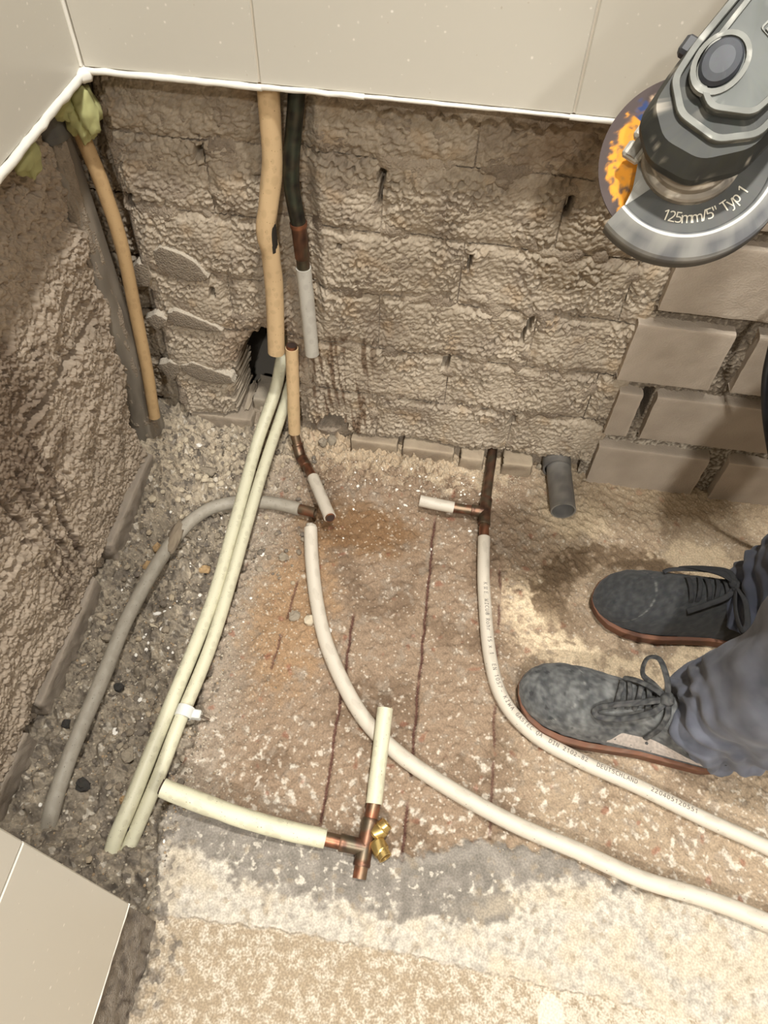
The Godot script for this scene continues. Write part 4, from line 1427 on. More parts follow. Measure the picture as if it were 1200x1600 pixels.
	var nail := tube(straight(V(0.015, -0.002, 0), V(0.034, -0.008, 0.003), 4), 0.0014, 8)
	put(cl, "nail", copper_color(1.0, nail, 0.6).mesh(), mats.copper)
	# long white pipe crossing the floor
	var wp := root("long_white_pipe", "long dusty white pipe sweeping across the floor to the lower right, blank without lettering", "pipe")
	var wpath := spline([V(-0.186, 0.036, -0.632), V(-0.174, 0.024, -0.580), V(-0.151, 0.014, -0.508), V(-0.120, 0.011, -0.441), V(-0.065, 0.011, -0.363), V(-0.006, 0.011, -0.315), V(0.066, 0.011, -0.280), V(0.150, 0.012, -0.249), V(0.231, 0.014, -0.228), V(0.308, 0.015, -0.207), V(0.384, 0.016, -0.197), V(0.457, 0.016, -0.181), V(0.60, 0.016, -0.14), V(0.80, 0.014, -0.09)], 10)
	sleeve(wp, "sleeve", wpath, 0.0105, mats.white_sleeve, false, false, 0.03)
	put(wp, "end_plug", lump(V(-0.186, 0.037, -0.634), V(0.0085, 0.0085, 0.005), 361, 0.3, K(214, 206, 192), K(150, 138, 122), 10, 14).mesh(), mats.foam, "mortar in the cut end")
	# lettered pipe with a tee
	var tx := root("lettered_pipe", "white pipe with printed lettering, bent past the shoes from a copper tee", "pipe")
	var tpath := spline([V(0.0850, 0.017, -0.671), V(0.088, 0.014, -0.620), V(0.093, 0.012, -0.570), V(0.107, 0.011, -0.477), V(0.129, 0.011, -0.412), V(0.171, 0.011, -0.369), V(0.231, 0.011, -0.343), V(0.314, 0.011, -0.318), V(0.393, 0.011, -0.291), V(0.469, 0.011, -0.268), V(0.60, 0.011, -0.22), V(0.80, 0.011, -0.15)], 12)
	sleeve(tx, "sleeve", tpath, 0.0098, mats.white_sleeve, false, false, 0.02)
	print_along(tx, tpath, 0.0098, [["KME", 0.082, 0.106], ["WICU®", 0.112, 0.140], ["Rohr", 0.144, 0.166], ["15 x 1", 0.173, 0.203], ["EN 1057", 0.216, 0.254], ["-", 0.256, 0.261], ["KIWA", 0.265, 0.289], ["GASTEC QA", 0.294, 0.340], ["DIN 2102-82", 0.349, 0.405], ["DEUTSCHLAND", 0.416, 0.471], ["220405120551", 0.488, 0.550]], 0.0056, 0.12)
	copper_bit(tx, "copper_tube", straight(V(0.0850, 0.017, -0.669), V(0.0835, 0.019, -0.694), 3), 0.0080)
	var tee := MB.new()
	socket(V(0.0828, 0.020, -0.721), V(0.0833, 0.0195, -0.693), 0.0095, tee)
	socket(V(0.0828, 0.020, -0.716), V(0.0832, 0.0205, -0.746), 0.0095, tee)
	socket(V(0.0828, 0.020, -0.719), V(0.0600, 0.0205, -0.719), 0.0093, tee)
	put(tx, "tee_fitting", copper_color(5.0, tee, 0.45).mesh(), mats.copper, "dull copper tee")
	copper_bit(tx, "copper_tube", spline([V(0.0832, 0.0205, -0.744), V(0.0845, 0.022, -0.790), V(0.0865, 0.024, -0.835), V(0.087, 0.026, -0.885)], 6), 0.0080, false, false, 0.5, "dark copper run into the wall")
	copper_bit(tx, "copper_tube", straight(V(0.062, 0.0205, -0.719), V(0.030, 0.022, -0.718), 4), 0.0080, false, false, 0.15)
	sleeve(tx, "branch_sleeve", straight(V(0.0315, 0.0219, -0.718), V(-0.0245, 0.0265, -0.7195), 8), 0.0096, mats.white_sleeve, false, true)
	# cut branch with brass fittings in front
	var br := root("brass_tee_pipe", "cream pipe branch with copper tee and brass nuts lying across a white pipe", "pipe")
	var cpath := spline([V(-0.283, 0.056, -0.213), V(-0.220, 0.044, -0.203), V(-0.148, 0.031, -0.195), V(-0.078, 0.021, -0.1928)], 10)
	sleeve(br, "sleeve", cpath, 0.0118, mats.cream_sleeve, true, false, 0.05, "longer sleeve with a ragged open end")
	put(br, "torn_end", torn_end().mesh(), mats.pipe_hollow, "dark torn lining")
	copper_bit(br, "copper_tube", straight(V(-0.080, 0.0213, -0.1928), V(-0.058, 0.0185, -0.1920), 4), 0.0088)
	var t2 := MB.new()
	socket(V(-0.0285, 0.0165, -0.191), V(-0.0600, 0.0185, -0.1921), 0.0102, t2)
	socket(V(-0.0282, 0.0165, -0.193), V(-0.0262, 0.0185, -0.2245), 0.0102, t2)
	socket(V(-0.0282, 0.0165, -0.195), V(-0.0292, 0.0135, -0.170), 0.0102, t2)
	put(br, "tee_fitting", copper_color(7.0, t2, 0.38).mesh(), mats.copper, "dull tarnished tee")
	copper_bit(br, "copper_tube", straight(V(-0.0264, 0.0182, -0.222), V(-0.0252, 0.0215, -0.2440), 3), 0.0088)
	sleeve(br, "sleeve", straight(V(-0.0252, 0.0212, -0.2425), V(-0.0285, 0.0435, -0.3595), 10), 0.0104, mats.cream_sleeve, false, false, 0.03, "shorter upright-pointing sleeve")
	copper_bit(br, "copper_tube", straight(V(-0.0291, 0.0138, -0.172), V(-0.0294, 0.0112, -0.1565), 3), 0.0084, false, true, 0.0, "bright cut copper end")
	put(br, "brass_nut", hex_nut(V(-0.0195, 0.0175, -0.2060), V(0.55, 0.30, -0.62), 0.0108, 0.022).mesh(), mats.brass)
	put(br, "brass_nut", hex_nut(V(-0.0165, 0.0185, -0.1995), V(0.62, 0.16, 0.72), 0.0108, 0.023).mesh(), mats.brass)
	# grey drain stub coming out of the back wall
	var dr := root("drain_stub", "short grey plastic drain stub with an open mouth sticking out of the wall foot", "pipe")
	var dp := straight(V(0.1955, 0.0225, -0.875), V(0.2085, 0.0225, -0.740), 20)
	var dm := tube(dp, 0.0205, 32)
	end_ring(dm, dp, true, 0.0205, 0.0180, 32)
	tube(dp, 0.0180, 32, Color.WHITE, dm, true)
	pvc_color(dm, K(132, 128, 122), K(112, 109, 105), 0.0)
	put(dr, "pipe_barrel", dm.mesh(), mats.pvc)
	var dc := MB.new()
	var dcp := straight(V(0.1955, 0.0225, -0.875), V(0.1972, 0.0225, -0.826), 8)
	tube(dcp, 0.0238, 32, Color.WHITE, dc)
	end_ring(dc, dcp, true, 0.0238, 0.0200, 32)
	pvc_color(dc, K(118, 114, 108), K(98, 95, 92), 0.0)
	put(dr, "socket_collar", dc.mesh(), mats.pvc)

func pvc_color(mb: MB, c1: Color, c2: Color, sd: float):
	for k in mb.v.size():
		var p := mb.v[k]
		var c := c1.lerp(c2, clampf(0.5 + N_pvc_tone.get_noise_3d(p.x * 3.0 + sd, p.y * 0.7, p.z * 3.0) * 1.4, 0, 1))
		c.a = 1.0
		mb.c[k] = c

func clip_band(d: Vector3) -> MB:
	var path := straight(-d * 0.0075, d * 0.0075, 6)
	var mb := tube(path, 0.0118, 22)
	end_ring(mb, path, true, 0.0118, 0.0094, 22)
	end_ring(mb, path, false, 0.0118, 0.0094, 22)
	return mb

func torn_end() -> MB:          # the frayed liner that shows in the open end of the cream branch
	var path := straight(V(-0.2855, 0.0565, -0.2134), V(-0.270, 0.0535, -0.2110), 8)
	var n := N_torn
	var mb := tube(path, func(s: float, an: float) -> float: return 0.0086 * (1.0 + (1.0 - s) * 0.38 * n.get_noise_1d(an * 2.2 + 3.0)), 22)
	end_ring(mb, path, false, 0.0078, 0.0, 22, Color.WHITE, -0.006)
	return mb

# ------------------------------------------------------------------ loose rubble
func ground(x: float, z: float) -> float:
	return floor_height(x, z, floor_parts(x, z))

func build_rubble():
	var rng := RandomNumberGenerator.new()
	rng.seed = 4711
	mat("stone", Color.WHITE, 0.95, 0.0, true)
	# single pieces that stand out: x, z, half sizes (mm), tones, name, label, category
	var grey := [K(150, 138, 120), K(120, 108, 94)]
	var pale := [K(196, 182, 158), K(160, 146, 124)]
	var coal := [K(58, 54, 50), K(40, 37, 34)]
	var white := [K(236, 230, 220), K(214, 206, 194)]
	var ochre := [K(178, 148, 108), K(148, 122, 90)]
	for q in [
		[-0.404, -0.215, 15, 10, 14, coal, "coal_lump", "large black lump beside the near end of the curved grey pipe", "stone"],
		[-0.408, -0.352, 11, 9, 10, coal, "coal_lump", "black chip touching the curved grey pipe, further from the pier", "stone"],
		[-0.452, -0.285, 9, 9, 12, coal, "coal_lump", "black lump wedged between the grey pipe and the left wall", "stone"],
		[-0.443, -0.415, 13, 8, 9, grey, "rubble_stone", "flat brown-grey stone leaning on the curved pipe by the wall foot", "stone"],
		[-0.363, -0.262, 14, 9, 16, grey, "rubble_stone", "big grey stone midway between the curved pipe and the cream pipes", "stone"],
		[-0.392, -0.292, 7, 3, 11, white, "plaster_chip", "largest white plaster flake, beside the curved grey pipe", "chip"],
		[-0.432, -0.215, 5, 4, 14, pale, "plaster_chip", "long pale splinter left of the curved grey pipe", "chip"],
		[-0.388, -0.450, 12, 3, 4, pale, "plaster_chip", "thin pale stick-like splinter right of the curved pipe", "chip"],
		[-0.393, -0.475, 10, 3, 5, white, "plaster_chip", "white flake just right of the curved grey pipe's middle", "chip"],
		[-0.434, -0.410, 7, 4, 6, white, "plaster_chip", "white flake under the flat stone by the wall", "chip"],
		[-0.258, -0.594, 6, 4, 7, white, "plaster_chip", "white flake just right of the cream pipes", "chip"],
		[-0.419, -0.792, 9, 5, 7, white, "plaster_chip", "white chip on the heap at the foot of the back wall", "chip"],
		[-0.402, -0.612, 14, 10, 11, pale, "rubble_stone", "pale round stone beside the bend of the grey pipe", "stone"],
		[-0.428, -0.585, 13, 11, 13, ochre, "rubble_stone", "ochre stone between the left wall and the grey pipe", "stone"],
		[-0.428, -0.545, 12, 10, 12, ochre, "rubble_stone", "dull ochre stone at the foot of the left wall, nearer the pier", "stone"],
		[-0.345, -0.560, 16, 9, 12, ochre, "rubble_stone", "ochre clod between the grey pipe and the left cream pipe", "stone"],
		[-0.385, -0.735, 20, 12, 14, grey, "rubble_stone", "dark grey slab on the heap behind the bend of the grey pipe", "stone"],
		[-0.345, -0.205, 11, 8, 9, ochre, "rubble_stone", "pinkish stone tucked against the left cream pipe near its lower end", "stone"],
		[-0.160, -0.490, 13, 12, 15, pale, "rubble_stone", "pale beige stone touching the bend of the long white pipe", "stone"],
		[-0.140, -0.494, 8, 7, 8, ochre, "rubble_stone", "small ochre stone right of the pale beige stone", "stone"],
		[-0.184, -0.493, 13, 6, 16, grey, "rubble_stone", "flat grey shard left of the long white pipe", "stone"],
		[-0.128, -0.478, 5, 4, 9, white, "plaster_chip", "white chip beside the bend of the long white pipe", "chip"],
		[-0.222, -0.590, 13, 9, 12, grey, "rubble_stone", "dark stone on the screed near the start of the long white pipe", "stone"],
		[-0.192, -0.836, 15, 14, 16, grey, "rubble_stone", "rounded grey stone jammed into the gap at the wall foot", "stone"],
		[-0.205, -0.822, 13, 15, 14, grey, "rubble_stone", "grey stone half under the first, against the elbow pipe", "stone"],
		[0.170, -0.842, 8, 9, 8, grey, "rubble_stone", "small stone at the wall foot left of the drain stub", "stone"],
		[0.315, -0.214, 6, 4, 5, coal, "coal_lump", "tiny black lump below the long white pipe at the right", "stone"],
		[-0.327, -0.172, 9, 6, 8, coal, "coal_lump", "black crumb at the lower end of the right cream pipe", "stone"],
	]:
		var half := V(q[2], q[3], q[4]) * 0.001
		var y := ground(q[0], q[1])
		var o := put(self, q[6], lump(Vector3.ZERO, half, rng.randi() % 9999, 0.75, q[5][0], q[5][1], 7, 9, true).facets().mesh(), mats.stone)
		o.position = V(q[0], y + half.y * 0.55, q[1])
		o.rotation = V(rng.randf_range(-0.2, 0.2), rng.randf_range(-0.5, 0.5), rng.randf_range(-0.2, 0.2))
		tag(o, q[7], q[8])
	# the many loose stones and chips of the trench and the screed
	var kinds := []
	for k in 10:
		kinds.append(lump(Vector3.ZERO, Vector3.ONE, 500 + k, 0.6, [K(156, 143, 124), K(134, 121, 104), K(176, 160, 136), K(118, 108, 96)][k % 4], [K(120, 108, 94), K(108, 97, 84), K(150, 134, 112), K(92, 84, 76)][k % 4], 6, 7, true).facets().mesh())
	var whites := []
	for k in 5:
		whites.append(lump(Vector3.ZERO, Vector3.ONE, 560 + k, 0.6, K(238, 232, 222), K(212, 202, 186), 5, 6, true).facets().mesh())
	var stone := func(x: float, z: float, half: Vector3, mesh: Mesh, called: String, label: String, cat: String, group: String):
		var o := put(self, called, mesh, mats.stone)
		o.position = V(x, ground(x, z) + half.y * 0.5, z)
		o.scale = half
		o.rotation = V(rng.randf_range(-0.3, 0.3), rng.randf_range(0, TAU), rng.randf_range(-0.3, 0.3))
		tag(o, label, cat, group)
	var clear := func(x: float, z: float) -> bool:        # not under a pipe
		if absf(x - poly([[-0.75, -0.302], [-0.48, -0.305], [-0.30, -0.320], [-0.15, -0.340]], z)) < 0.017 or absf(x - poly([[-0.70, -0.282], [-0.42, -0.288], [-0.306, -0.299], [-0.17, -0.318]], z)) < 0.017:
			return false
		if z > -0.60 and absf(x - poly([[-0.60, -0.395], [-0.45, -0.421], [-0.35, -0.424], [-0.15, -0.430]], z)) < 0.018:
			return false
		return true
	var zone := func(x: float, z: float) -> String:
		if z < -0.66:
			return "on the pale heap in the back corner"
		if z > -0.20:
			return "in the dark grit beside the tiled pier"
		var wall: bool = x < poly([[-0.66, -0.37], [-0.57, -0.403], [-0.45, -0.421], [-0.15, -0.430]], z)
		return "between the left wall and the curved grey pipe" if wall else ("between the grey and cream pipes, far half" if z < -0.42 else "between the grey and cream pipes, near half")
	var part := func(x: float) -> String:
		return "right beside the elbow pipe" if x < -0.10 else ("midway between elbow pipe and copper tee" if x < 0.0 else "around the short branch of the copper tee")
	var light_kinds := []
	for k in 5:
		light_kinds.append(lump(Vector3.ZERO, Vector3.ONE, 530 + k, 0.6, K(196, 182, 158), K(164, 148, 126), 6, 7, true).facets().mesh())
	var made := 0
	while made < 90:
		var z := rng.randf_range(-0.80, -0.12)
		var x := rng.randf_range(-0.465, -0.27)
		if not clear.call(x, z):
			continue
		var r := rng.randf_range(0.004, 0.0085)
		if z < -0.5:
			r *= 1.25
		stone.call(x, z, V(r, r * rng.randf_range(0.5, 0.9), r * rng.randf_range(0.7, 1.2)), kinds[rng.randi() % 10] if z > -0.62 else light_kinds[rng.randi() % 5], "rubble_stone", "small rough rubble stone " + zone.call(x, z), "stone", "small loose stones " + zone.call(x, z))
		made += 1
	made = 0
	while made < 38:
		var z := rng.randf_range(-0.72, -0.11)
		var x := rng.randf_range(-0.46, -0.255)
		if not clear.call(x, z):
			continue
		var r := rng.randf_range(0.0022, 0.0050)
		stone.call(x, z, V(r, r * 0.5, r * rng.randf_range(0.7, 1.5)), whites[rng.randi() % 5], "plaster_chip", "tiny white plaster chip " + zone.call(x, z), "chip", "tiny white chips " + zone.call(x, z))
		made += 1
	for k in 60:
		var x := rng.randf_range(-0.17, 0.085)
		var z := -0.80 + absf(rng.randfn(0.0, 0.06))
		var r := rng.randf_range(0.0015, 0.0042)
		stone.call(x, z, V(r, r * 0.5, r * rng.randf_range(0.7, 1.6)), whites[rng.randi() % 5], "plaster_chip", "tiny white chip on the screed " + part.call(x), "chip", "tiny white chips " + part.call(x))
	for k in 40:
		var x := rng.randf_range(-0.27, -0.19)
		var z := rng.randf_range(-0.80, -0.55)
		var r := rng.randf_range(0.003, 0.0075)
		stone.call(x, z, V(r, r * 0.7, r * rng.randf_range(0.7, 1.2)), kinds[rng.randi() % 10], "rubble_stone", "small crumb of masonry beside the cream pipes at the trench edge", "stone", "masonry crumbs along the trench edge")
	# fine gravel and crumbs that nobody could count
	var mm := MultiMesh.new()
	mm.transform_format = MultiMesh.TRANSFORM_3D
	mm.use_colors = true
	mm.mesh = lump(Vector3.ZERO, Vector3.ONE, 590, 0.5, Color.WHITE, Color(0.8, 0.8, 0.8), 4, 5, true).facets().mesh()
	var list := []
	var tones := [K(150, 136, 118), K(122, 110, 96), K(178, 164, 142), K(110, 100, 88), K(186, 174, 154), K(160, 138, 110)]
	for k in 9000:
		var x: float
		var z: float
		var r: float
		if k < 5200:
			x = rng.randf_range(-0.475, -0.262)
			z = rng.randf_range(-0.83, -0.07)
			r = 0.0008 + 0.0022 * pow(rng.randf(), 2.5)
		elif k < 6800:
			x = rng.randf_range(-0.25, 0.14)
			z = -0.825 + absf(rng.randfn(0, 0.035))
			r = rng.randf_range(0.0007, 0.0020)
		elif k < 7900:
			x = -0.275 + absf(rng.randfn(0, 0.05))
			z = rng.randf_range(-0.80, -0.2)
			r = rng.randf_range(0.0007, 0.0020)
		else:
			x = rng.randf_range(-0.25, 0.62)
			z = rng.randf_range(-0.80, -0.21)
			r = rng.randf_range(0.0005, 0.0013)
		var b := Basis.from_euler(V(rng.randf() * TAU, rng.randf() * TAU, rng.randf() * TAU)).scaled(V(r, r * rng.randf_range(0.5, 0.9), r))
		var tone: Color = tones[rng.randi() % 6 if k < 6800 else [0, 1, 2, 4, 4, 5][rng.randi() % 6]]
		if z < -0.6 and k < 6800:
			tone = tone.lerp(K(196, 180, 156), 0.6)
		list.append([Transform3D(b, V(x, ground(x, z) + r * 0.35, z)), tone])
	mm.instance_count = list.size()
	for k in list.size():
		mm.set_instance_transform(k, list[k][0])
		mm.set_instance_color(k, list[k][1])
	var g := MultiMeshInstance3D.new()
	g.name = "gravel"
	g.multimesh = mm
	g.material_override = mats.stone
	add_child(g)
	tag(g, "fine grey-brown gravel and masonry crumbs strewn through the trench and over the screed", "gravel")
	g.set_meta("kind", "stuff")

# ------------------------------------------------------------------ the angle grinder
func prism(outline: Array, levels: Array, mb: MB = null) -> MB:      # outline counter-clockwise; levels [height, share of the outline's size, shift x, shift y]
	if mb == null:
		mb = MB.new()
	var n := outline.size()
	var mid := Vector2.ZERO
	for q in outline:
		mid += Vector2(q[0], q[1]) / n
	for l in levels.size() - 1:
		var s := mb.v.size()
		for e in [levels[l], levels[l + 1]]:
			for q in outline:
				var p := mid + Vector2(0, float(e[2]) if e.size() > 2 else 0.0) + (Vector2(q[0], q[1]) - mid) * float(e[1])
				mb.p(Vector3(p.x, p.y, e[0]))
		for k in n:
			var k2 := (k + 1) % n
			mb.quad(s + k, s + k2, s + n + k2, s + n + k)
	for e in [0, levels.size() - 1]:
		var s := mb.v.size()
		for q in outline:
			var p := mid + Vector2(0, float(levels[e][2]) if levels[e].size() > 2 else 0.0) + (Vector2(q[0], q[1]) - mid) * float(levels[e][1])
			mb.p(Vector3(p.x, p.y, levels[e][0]))
		var c := mb.p(Vector3(mid.x, mid.y + (float(levels[e][2]) if levels[e].size() > 2 else 0.0), levels[e][0]))
		for k in n:
			if e > 0:
				mb.tri(c, s + k, s + (k + 1) % n)
			else:
				mb.tri(c, s + (k + 1) % n, s + k)
	return mb

func rounded(outline: Array, r: float, per := 4) -> Array:       # rounds the corners of an outline
	var out := []
	var n := outline.size()
	for k in n:
		var p := Vector2(outline[k][0], outline[k][1])
		var a := Vector2(outline[(k + n - 1) % n][0], outline[(k + n - 1) % n][1])
		var b := Vector2(outline[(k + 1) % n][0], outline[(k + 1) % n][1])
		var ra := minf(r, p.distance_to(a) * 0.45)
		var rb := minf(r, p.distance_to(b) * 0.45)
		var s := p + (a - p).normalized() * ra
		var e := p + (b - p).normalized() * rb
		for j in per + 1:
			var f := float(j) / per
			var q := s.lerp(p, f).lerp(p.lerp(e, f), f)
			out.append([q.x, q.y])
	return out

func dusty(mb: MB, c1: Color, c2: Color, dust: Color, amount: float, sd: float, scale := 1.0) -> MB:    # worn, dusty colouring in the thing's own axes
	for k in mb.v.size():
		var p := mb.v[k] * scale
		var n := N_dust_a.get_noise_3d(p.x + sd, p.y, p.z)
		var d := N_dust_b.get_noise_3d(p.x, p.y + sd, p.z)
		var c := c1.lerp(c2, clampf(0.5 + n * 1.3, 0, 1))
		c = c.lerp(dust, smoothstep(0.35 - amount, 0.6 - amount, d) * 0.8)
		c.a = 1.0
		mb.c[k] = c
	return mb

func fine_cut(mb: MB, times: int) -> MB:       # splits every triangle in four, so that vertex colours can carry wear
	for r in times:
		var o := MB.new()
		o.v = mb.v.duplicate()
		o.c = mb.c.duplicate()
		o.uv = mb.uv.duplicate()
		var known := {}
		for q in range(0, mb.i.size(), 3):
			var t := [mb.i[q], mb.i[q + 1], mb.i[q + 2]]
			var m := []
			for e in 3:
				var a: int = t[e]
				var b: int = t[(e + 1) % 3]
				var key := Vector2i(mini(a, b), maxi(a, b))
				if not known.has(key):
					known[key] = o.p((mb.v[a] + mb.v[b]) / 2, mb.c[a].lerp(mb.c[b], 0.5), (mb.uv[a] + mb.uv[b]) / 2)
				m.append(known[key])
			o.i.append_array([t[0], m[0], m[2], m[0], t[1], m[1], m[2], m[1], t[2], m[0], m[1], m[2]])
		mb = o
	return mb

func build_grinder():
	var g := root("angle_grinder", "dusty grey angle grinder with rusty orange cutting disc held before the tiles", "grinder", V(0.1485, 0.7128, -0.5448))
	g.basis = Basis(V(0.8659, -0.2167, 0.4509), V(0.4820, 0.6026, -0.6360), V(-0.1339, 0.7681, 0.6262)).orthonormalized()     # x across the tool, y along its body, z up the spindle
	var metal := mat("dusty_metal", Color.WHITE, 0.6, 0.2, true)
	var black := mat("black_plastic", Color.WHITE, 0.55, 0.0, true)
	var paper := mat("disc_face", Color.WHITE, 0.8, 0.0, true)
	var spin := Transform3D(Basis(Vector3(1, 0, 0), Vector3(0, 0, 1), Vector3(0, -1, 0)), Vector3.ZERO)      # turns a lathe about y into one about z
	# cutting disc
	var d := MB.new()
	for r in 70:
		var rad := 0.0625 * r / 69.0
		for k in 260:
			var an := TAU * k / 260
			d.p(Vector3(cos(an) * rad, sin(an) * rad, 0.0011), disc_color(rad, an))
	d.rows(0, 260, 70, true)
	var fl := PackedInt32Array()
	for k in range(0, d.i.size(), 3):
		fl.append_array([d.i[k], d.i[k + 2], d.i[k + 1]])
	d.i = fl
	var rim := MB.new()
	rim.join(lathe([Vector2(0.0, -0.0011), Vector2(0.0625, -0.0011), Vector2(0.0625, 0.0011)], 72, 0, TAU, K(70, 58, 54)), spin)
	d.join(rim)
	put(g, "cutting_disc", d.mesh(), paper, "worn cutting disc with an orange and blue paper face")
	# guard: plate, lip, sloping band and rim over half a turn
	var a0 := deg_to_rad(252.0)
	var a1 := deg_to_rad(428.0)
	var gm := MB.new()
	var prof := [Vector2(0.024, 0.0130), Vector2(0.0535, 0.0130), Vector2(0.0560, 0.0165), Vector2(0.0580, 0.0165), Vector2(0.0690, 0.0060), Vector2(0.0705, 0.0030), Vector2(0.0712, -0.0120), Vector2(0.0700, -0.0145), Vector2(0.0640, -0.0145), Vector2(0.0640, -0.0120), Vector2(0.0690, -0.0110), Vector2(0.0680, 0.0035), Vector2(0.0570, 0.0140), Vector2(0.0545, 0.0110), Vector2(0.024, 0.0110)]
	prof.reverse()
	gm.join(lathe(prof, 60, a0, a1, Color.WHITE, null, true), spin)
	for e in [a0, a1]:                                       # close the two cut ends
		var s := gm.v.size()
		for q in prof:
			gm.p(spin * Vector3(cos(e) * q.x, q.y, -sin(e) * q.x))
		for q in [[0, 1, 13, 14], [1, 2, 12, 13], [2, 3, 4, 12], [2, 3, 11, 12], [3, 4, 10, 11], [4, 5, 9, 10], [5, 6, 8, 9], [6, 7, 8, 8]]:
			gm.quad(s + q[0], s + q[1], s + q[2], s + q[3])
	gm = fine_cut(gm, 1)
	for k in gm.v.size():
		var p := gm.v[k]
		var r := Vector2(p.x, p.y).length()
		var n := N_dust_a.get_noise_3d(p.x, p.y, p.z)
		var c := K(58, 58, 55).lerp(K(78, 77, 73), clampf(0.5 + n, 0, 1))
		if r > 0.0545 and p.z > 0.0:
			c = K(112, 114, 117).lerp(K(156, 156, 153), clampf(0.5 + n * 2.0, 0, 1))
			c = c.lerp(K(196, 194, 187), (1.0 - smoothstep(0.0, 0.0022, absf(r - 0.057))) * 0.8)
		elif r > 0.064:
			c = K(70, 68, 64).lerp(K(94, 90, 84), clampf(0.5 + n * 1.5, 0, 1))
		c.a = 1.0
		gm.c[k] = c
	var web := rounded([[-0.0405, 0.0030], [-0.0195, -0.0400], [-0.0172, -0.0530], [-0.0080, -0.0300], [-0.0120, 0.0060]], 0.003)
	gm.join(dusty(fine_cut(prism(web, [[0.0110, 1.0], [0.0128, 1.0], [0.0132, 0.985]]), 2), K(96, 95, 92), K(140, 138, 132), K(204, 202, 194), 0.2, 21.0))
	put(g, "guard", gm.mesh(), metal, "half-round grey guard powdered white")
	ring_text(g, "125mm/5\" Typ 1", 0.0435, 0.0132, deg_to_rad(322.0), 0.0072)
	# clamp, screw, spindle neck
	var cl := MB.new()
	cl.join(lathe([Vector2(0.0, 0.010), Vector2(0.0335, 0.010), Vector2(0.0345, 0.012), Vector2(0.0345, 0.0185), Vector2(0.033, 0.020), Vector2(0.0295, 0.020), Vector2(0.0295, 0.027), Vector2(0.0275, 0.029), Vector2(0.0265, 0.040)], 48), spin)
	put(g, "bearing_collar", dusty(fine_cut(cl, 1), K(140, 130, 116), K(96, 90, 82), K(200, 190, 174), 0.22, 2.0).mesh(), metal, "buff-dusted collar")
	var sc := chamfer(V(-0.042, -0.012, 0.0125), V(-0.026, 0.000, 0.021), 0.002)
	chamfer(V(-0.041, -0.026, 0.0125), V(-0.027, -0.014, 0.020), 0.002, Color.WHITE, sc)
	put(g, "clamp_lug", dusty(fine_cut(sc, 2), K(190, 186, 176), K(120, 116, 108), K(232, 228, 218), 0.2, 3.0).mesh(), metal)
	var bolt := MB.new()
	bolt.join(lathe([Vector2(0, -0.012), Vector2(0.0042, -0.012), Vector2(0.0042, 0.010), Vector2(0.0034, 0.012), Vector2(0.0, 0.012)], 12), Transform3D(Basis(), V(-0.034, -0.013, 0.0175)))
	put(g, "clamp_bolt", dusty(bolt, K(96, 92, 86), K(150, 146, 138), K(210, 206, 196), 0.1, 4.0).mesh(), metal)
	# gear head
	var nose := rounded([[-0.040, -0.013], [-0.019, -0.0300], [0.012, -0.0285], [0.0365, -0.004], [0.0400, 0.026], [0.0385, 0.088], [-0.0385, 0.088], [-0.0420, 0.024]], 0.008)
	var hb := prism(nose, [[0.026, 0.86, 0.0], [0.031, 0.97, 0.0], [0.036, 1.0, 0.0], [0.044, 1.0, 0.0], [0.056, 0.90, 0.006]])
	put(g, "gear_head", dusty(fine_cut(hb, 2), K(54, 54, 49), K(40, 40, 37), K(158, 150, 136), 0.08, 5.0).mesh(), metal, "dark dusty metal gear head")
	var rimo := rounded([[-0.0365, 0.012], [-0.0185, -0.0045], [0.012, -0.0065], [0.0325, 0.010], [0.0355, 0.034], [0.0345, 0.088], [-0.0345, 0.088], [-0.0380, 0.036]], 0.006)
	var band := MB.new()
	hollow(band, rimo, 0.87, 0.050, 0.0605)
	put(g, "rim_band", dusty(fine_cut(band, 2), K(120, 120, 113), K(90, 90, 85), K(170, 168, 160), 0.15, 6.0).mesh(), metal, "pale silvery rim round the top cover")
	put(g, "cover_well", dusty(fine_cut(prism(rimo, [[0.050, 0.90], [0.0572, 0.90]]), 2), K(48, 49, 44), K(38, 39, 35), K(104, 100, 91), 0.02, 7.0).mesh(), metal)
	var plate := rounded([[-0.0255, 0.020], [-0.004, 0.006], [0.022, 0.017], [0.0255, 0.034], [0.0255, 0.086], [-0.0265, 0.086], [-0.0285, 0.034]], 0.006)
	var pl := prism(plate, [[0.056, 1.0], [0.0622, 1.0], [0.0634, 0.97]])
	var edge := MB.new()
	hollow(edge, plate, 0.86, 0.0630, 0.0650)
	put(g, "name_plate", dusty(fine_cut(pl, 2), K(94, 96, 92), K(80, 82, 78), K(136, 135, 128), 0.06, 8.0).mesh(), metal, "light grey top plate")
	put(g, "plate_edge", dusty(fine_cut(edge, 2), K(122, 122, 116), K(98, 98, 92), K(168, 166, 158), 0.1, 9.0).mesh(), metal)
	var bt := MB.new()
	bt.join(lathe([Vector2(0.0105, 0.058), Vector2(0.0105, 0.0655), Vector2(0.0092, 0.0678), Vector2(0.006, 0.0688), Vector2(0.0, 0.0692)], 32), Transform3D(Basis(Vector3(1.15, 0, 0), Vector3(0, 0, 1), Vector3(0, -1.55, 0)), V(-0.0155, 0.033, 0)))
	put(g, "lock_button", dusty(fine_cut(bt, 1), K(58, 60, 66), K(40, 42, 46), K(120, 120, 120), -0.1, 10.0).mesh(), black, "oval black lock button")
	var ring := MB.new()
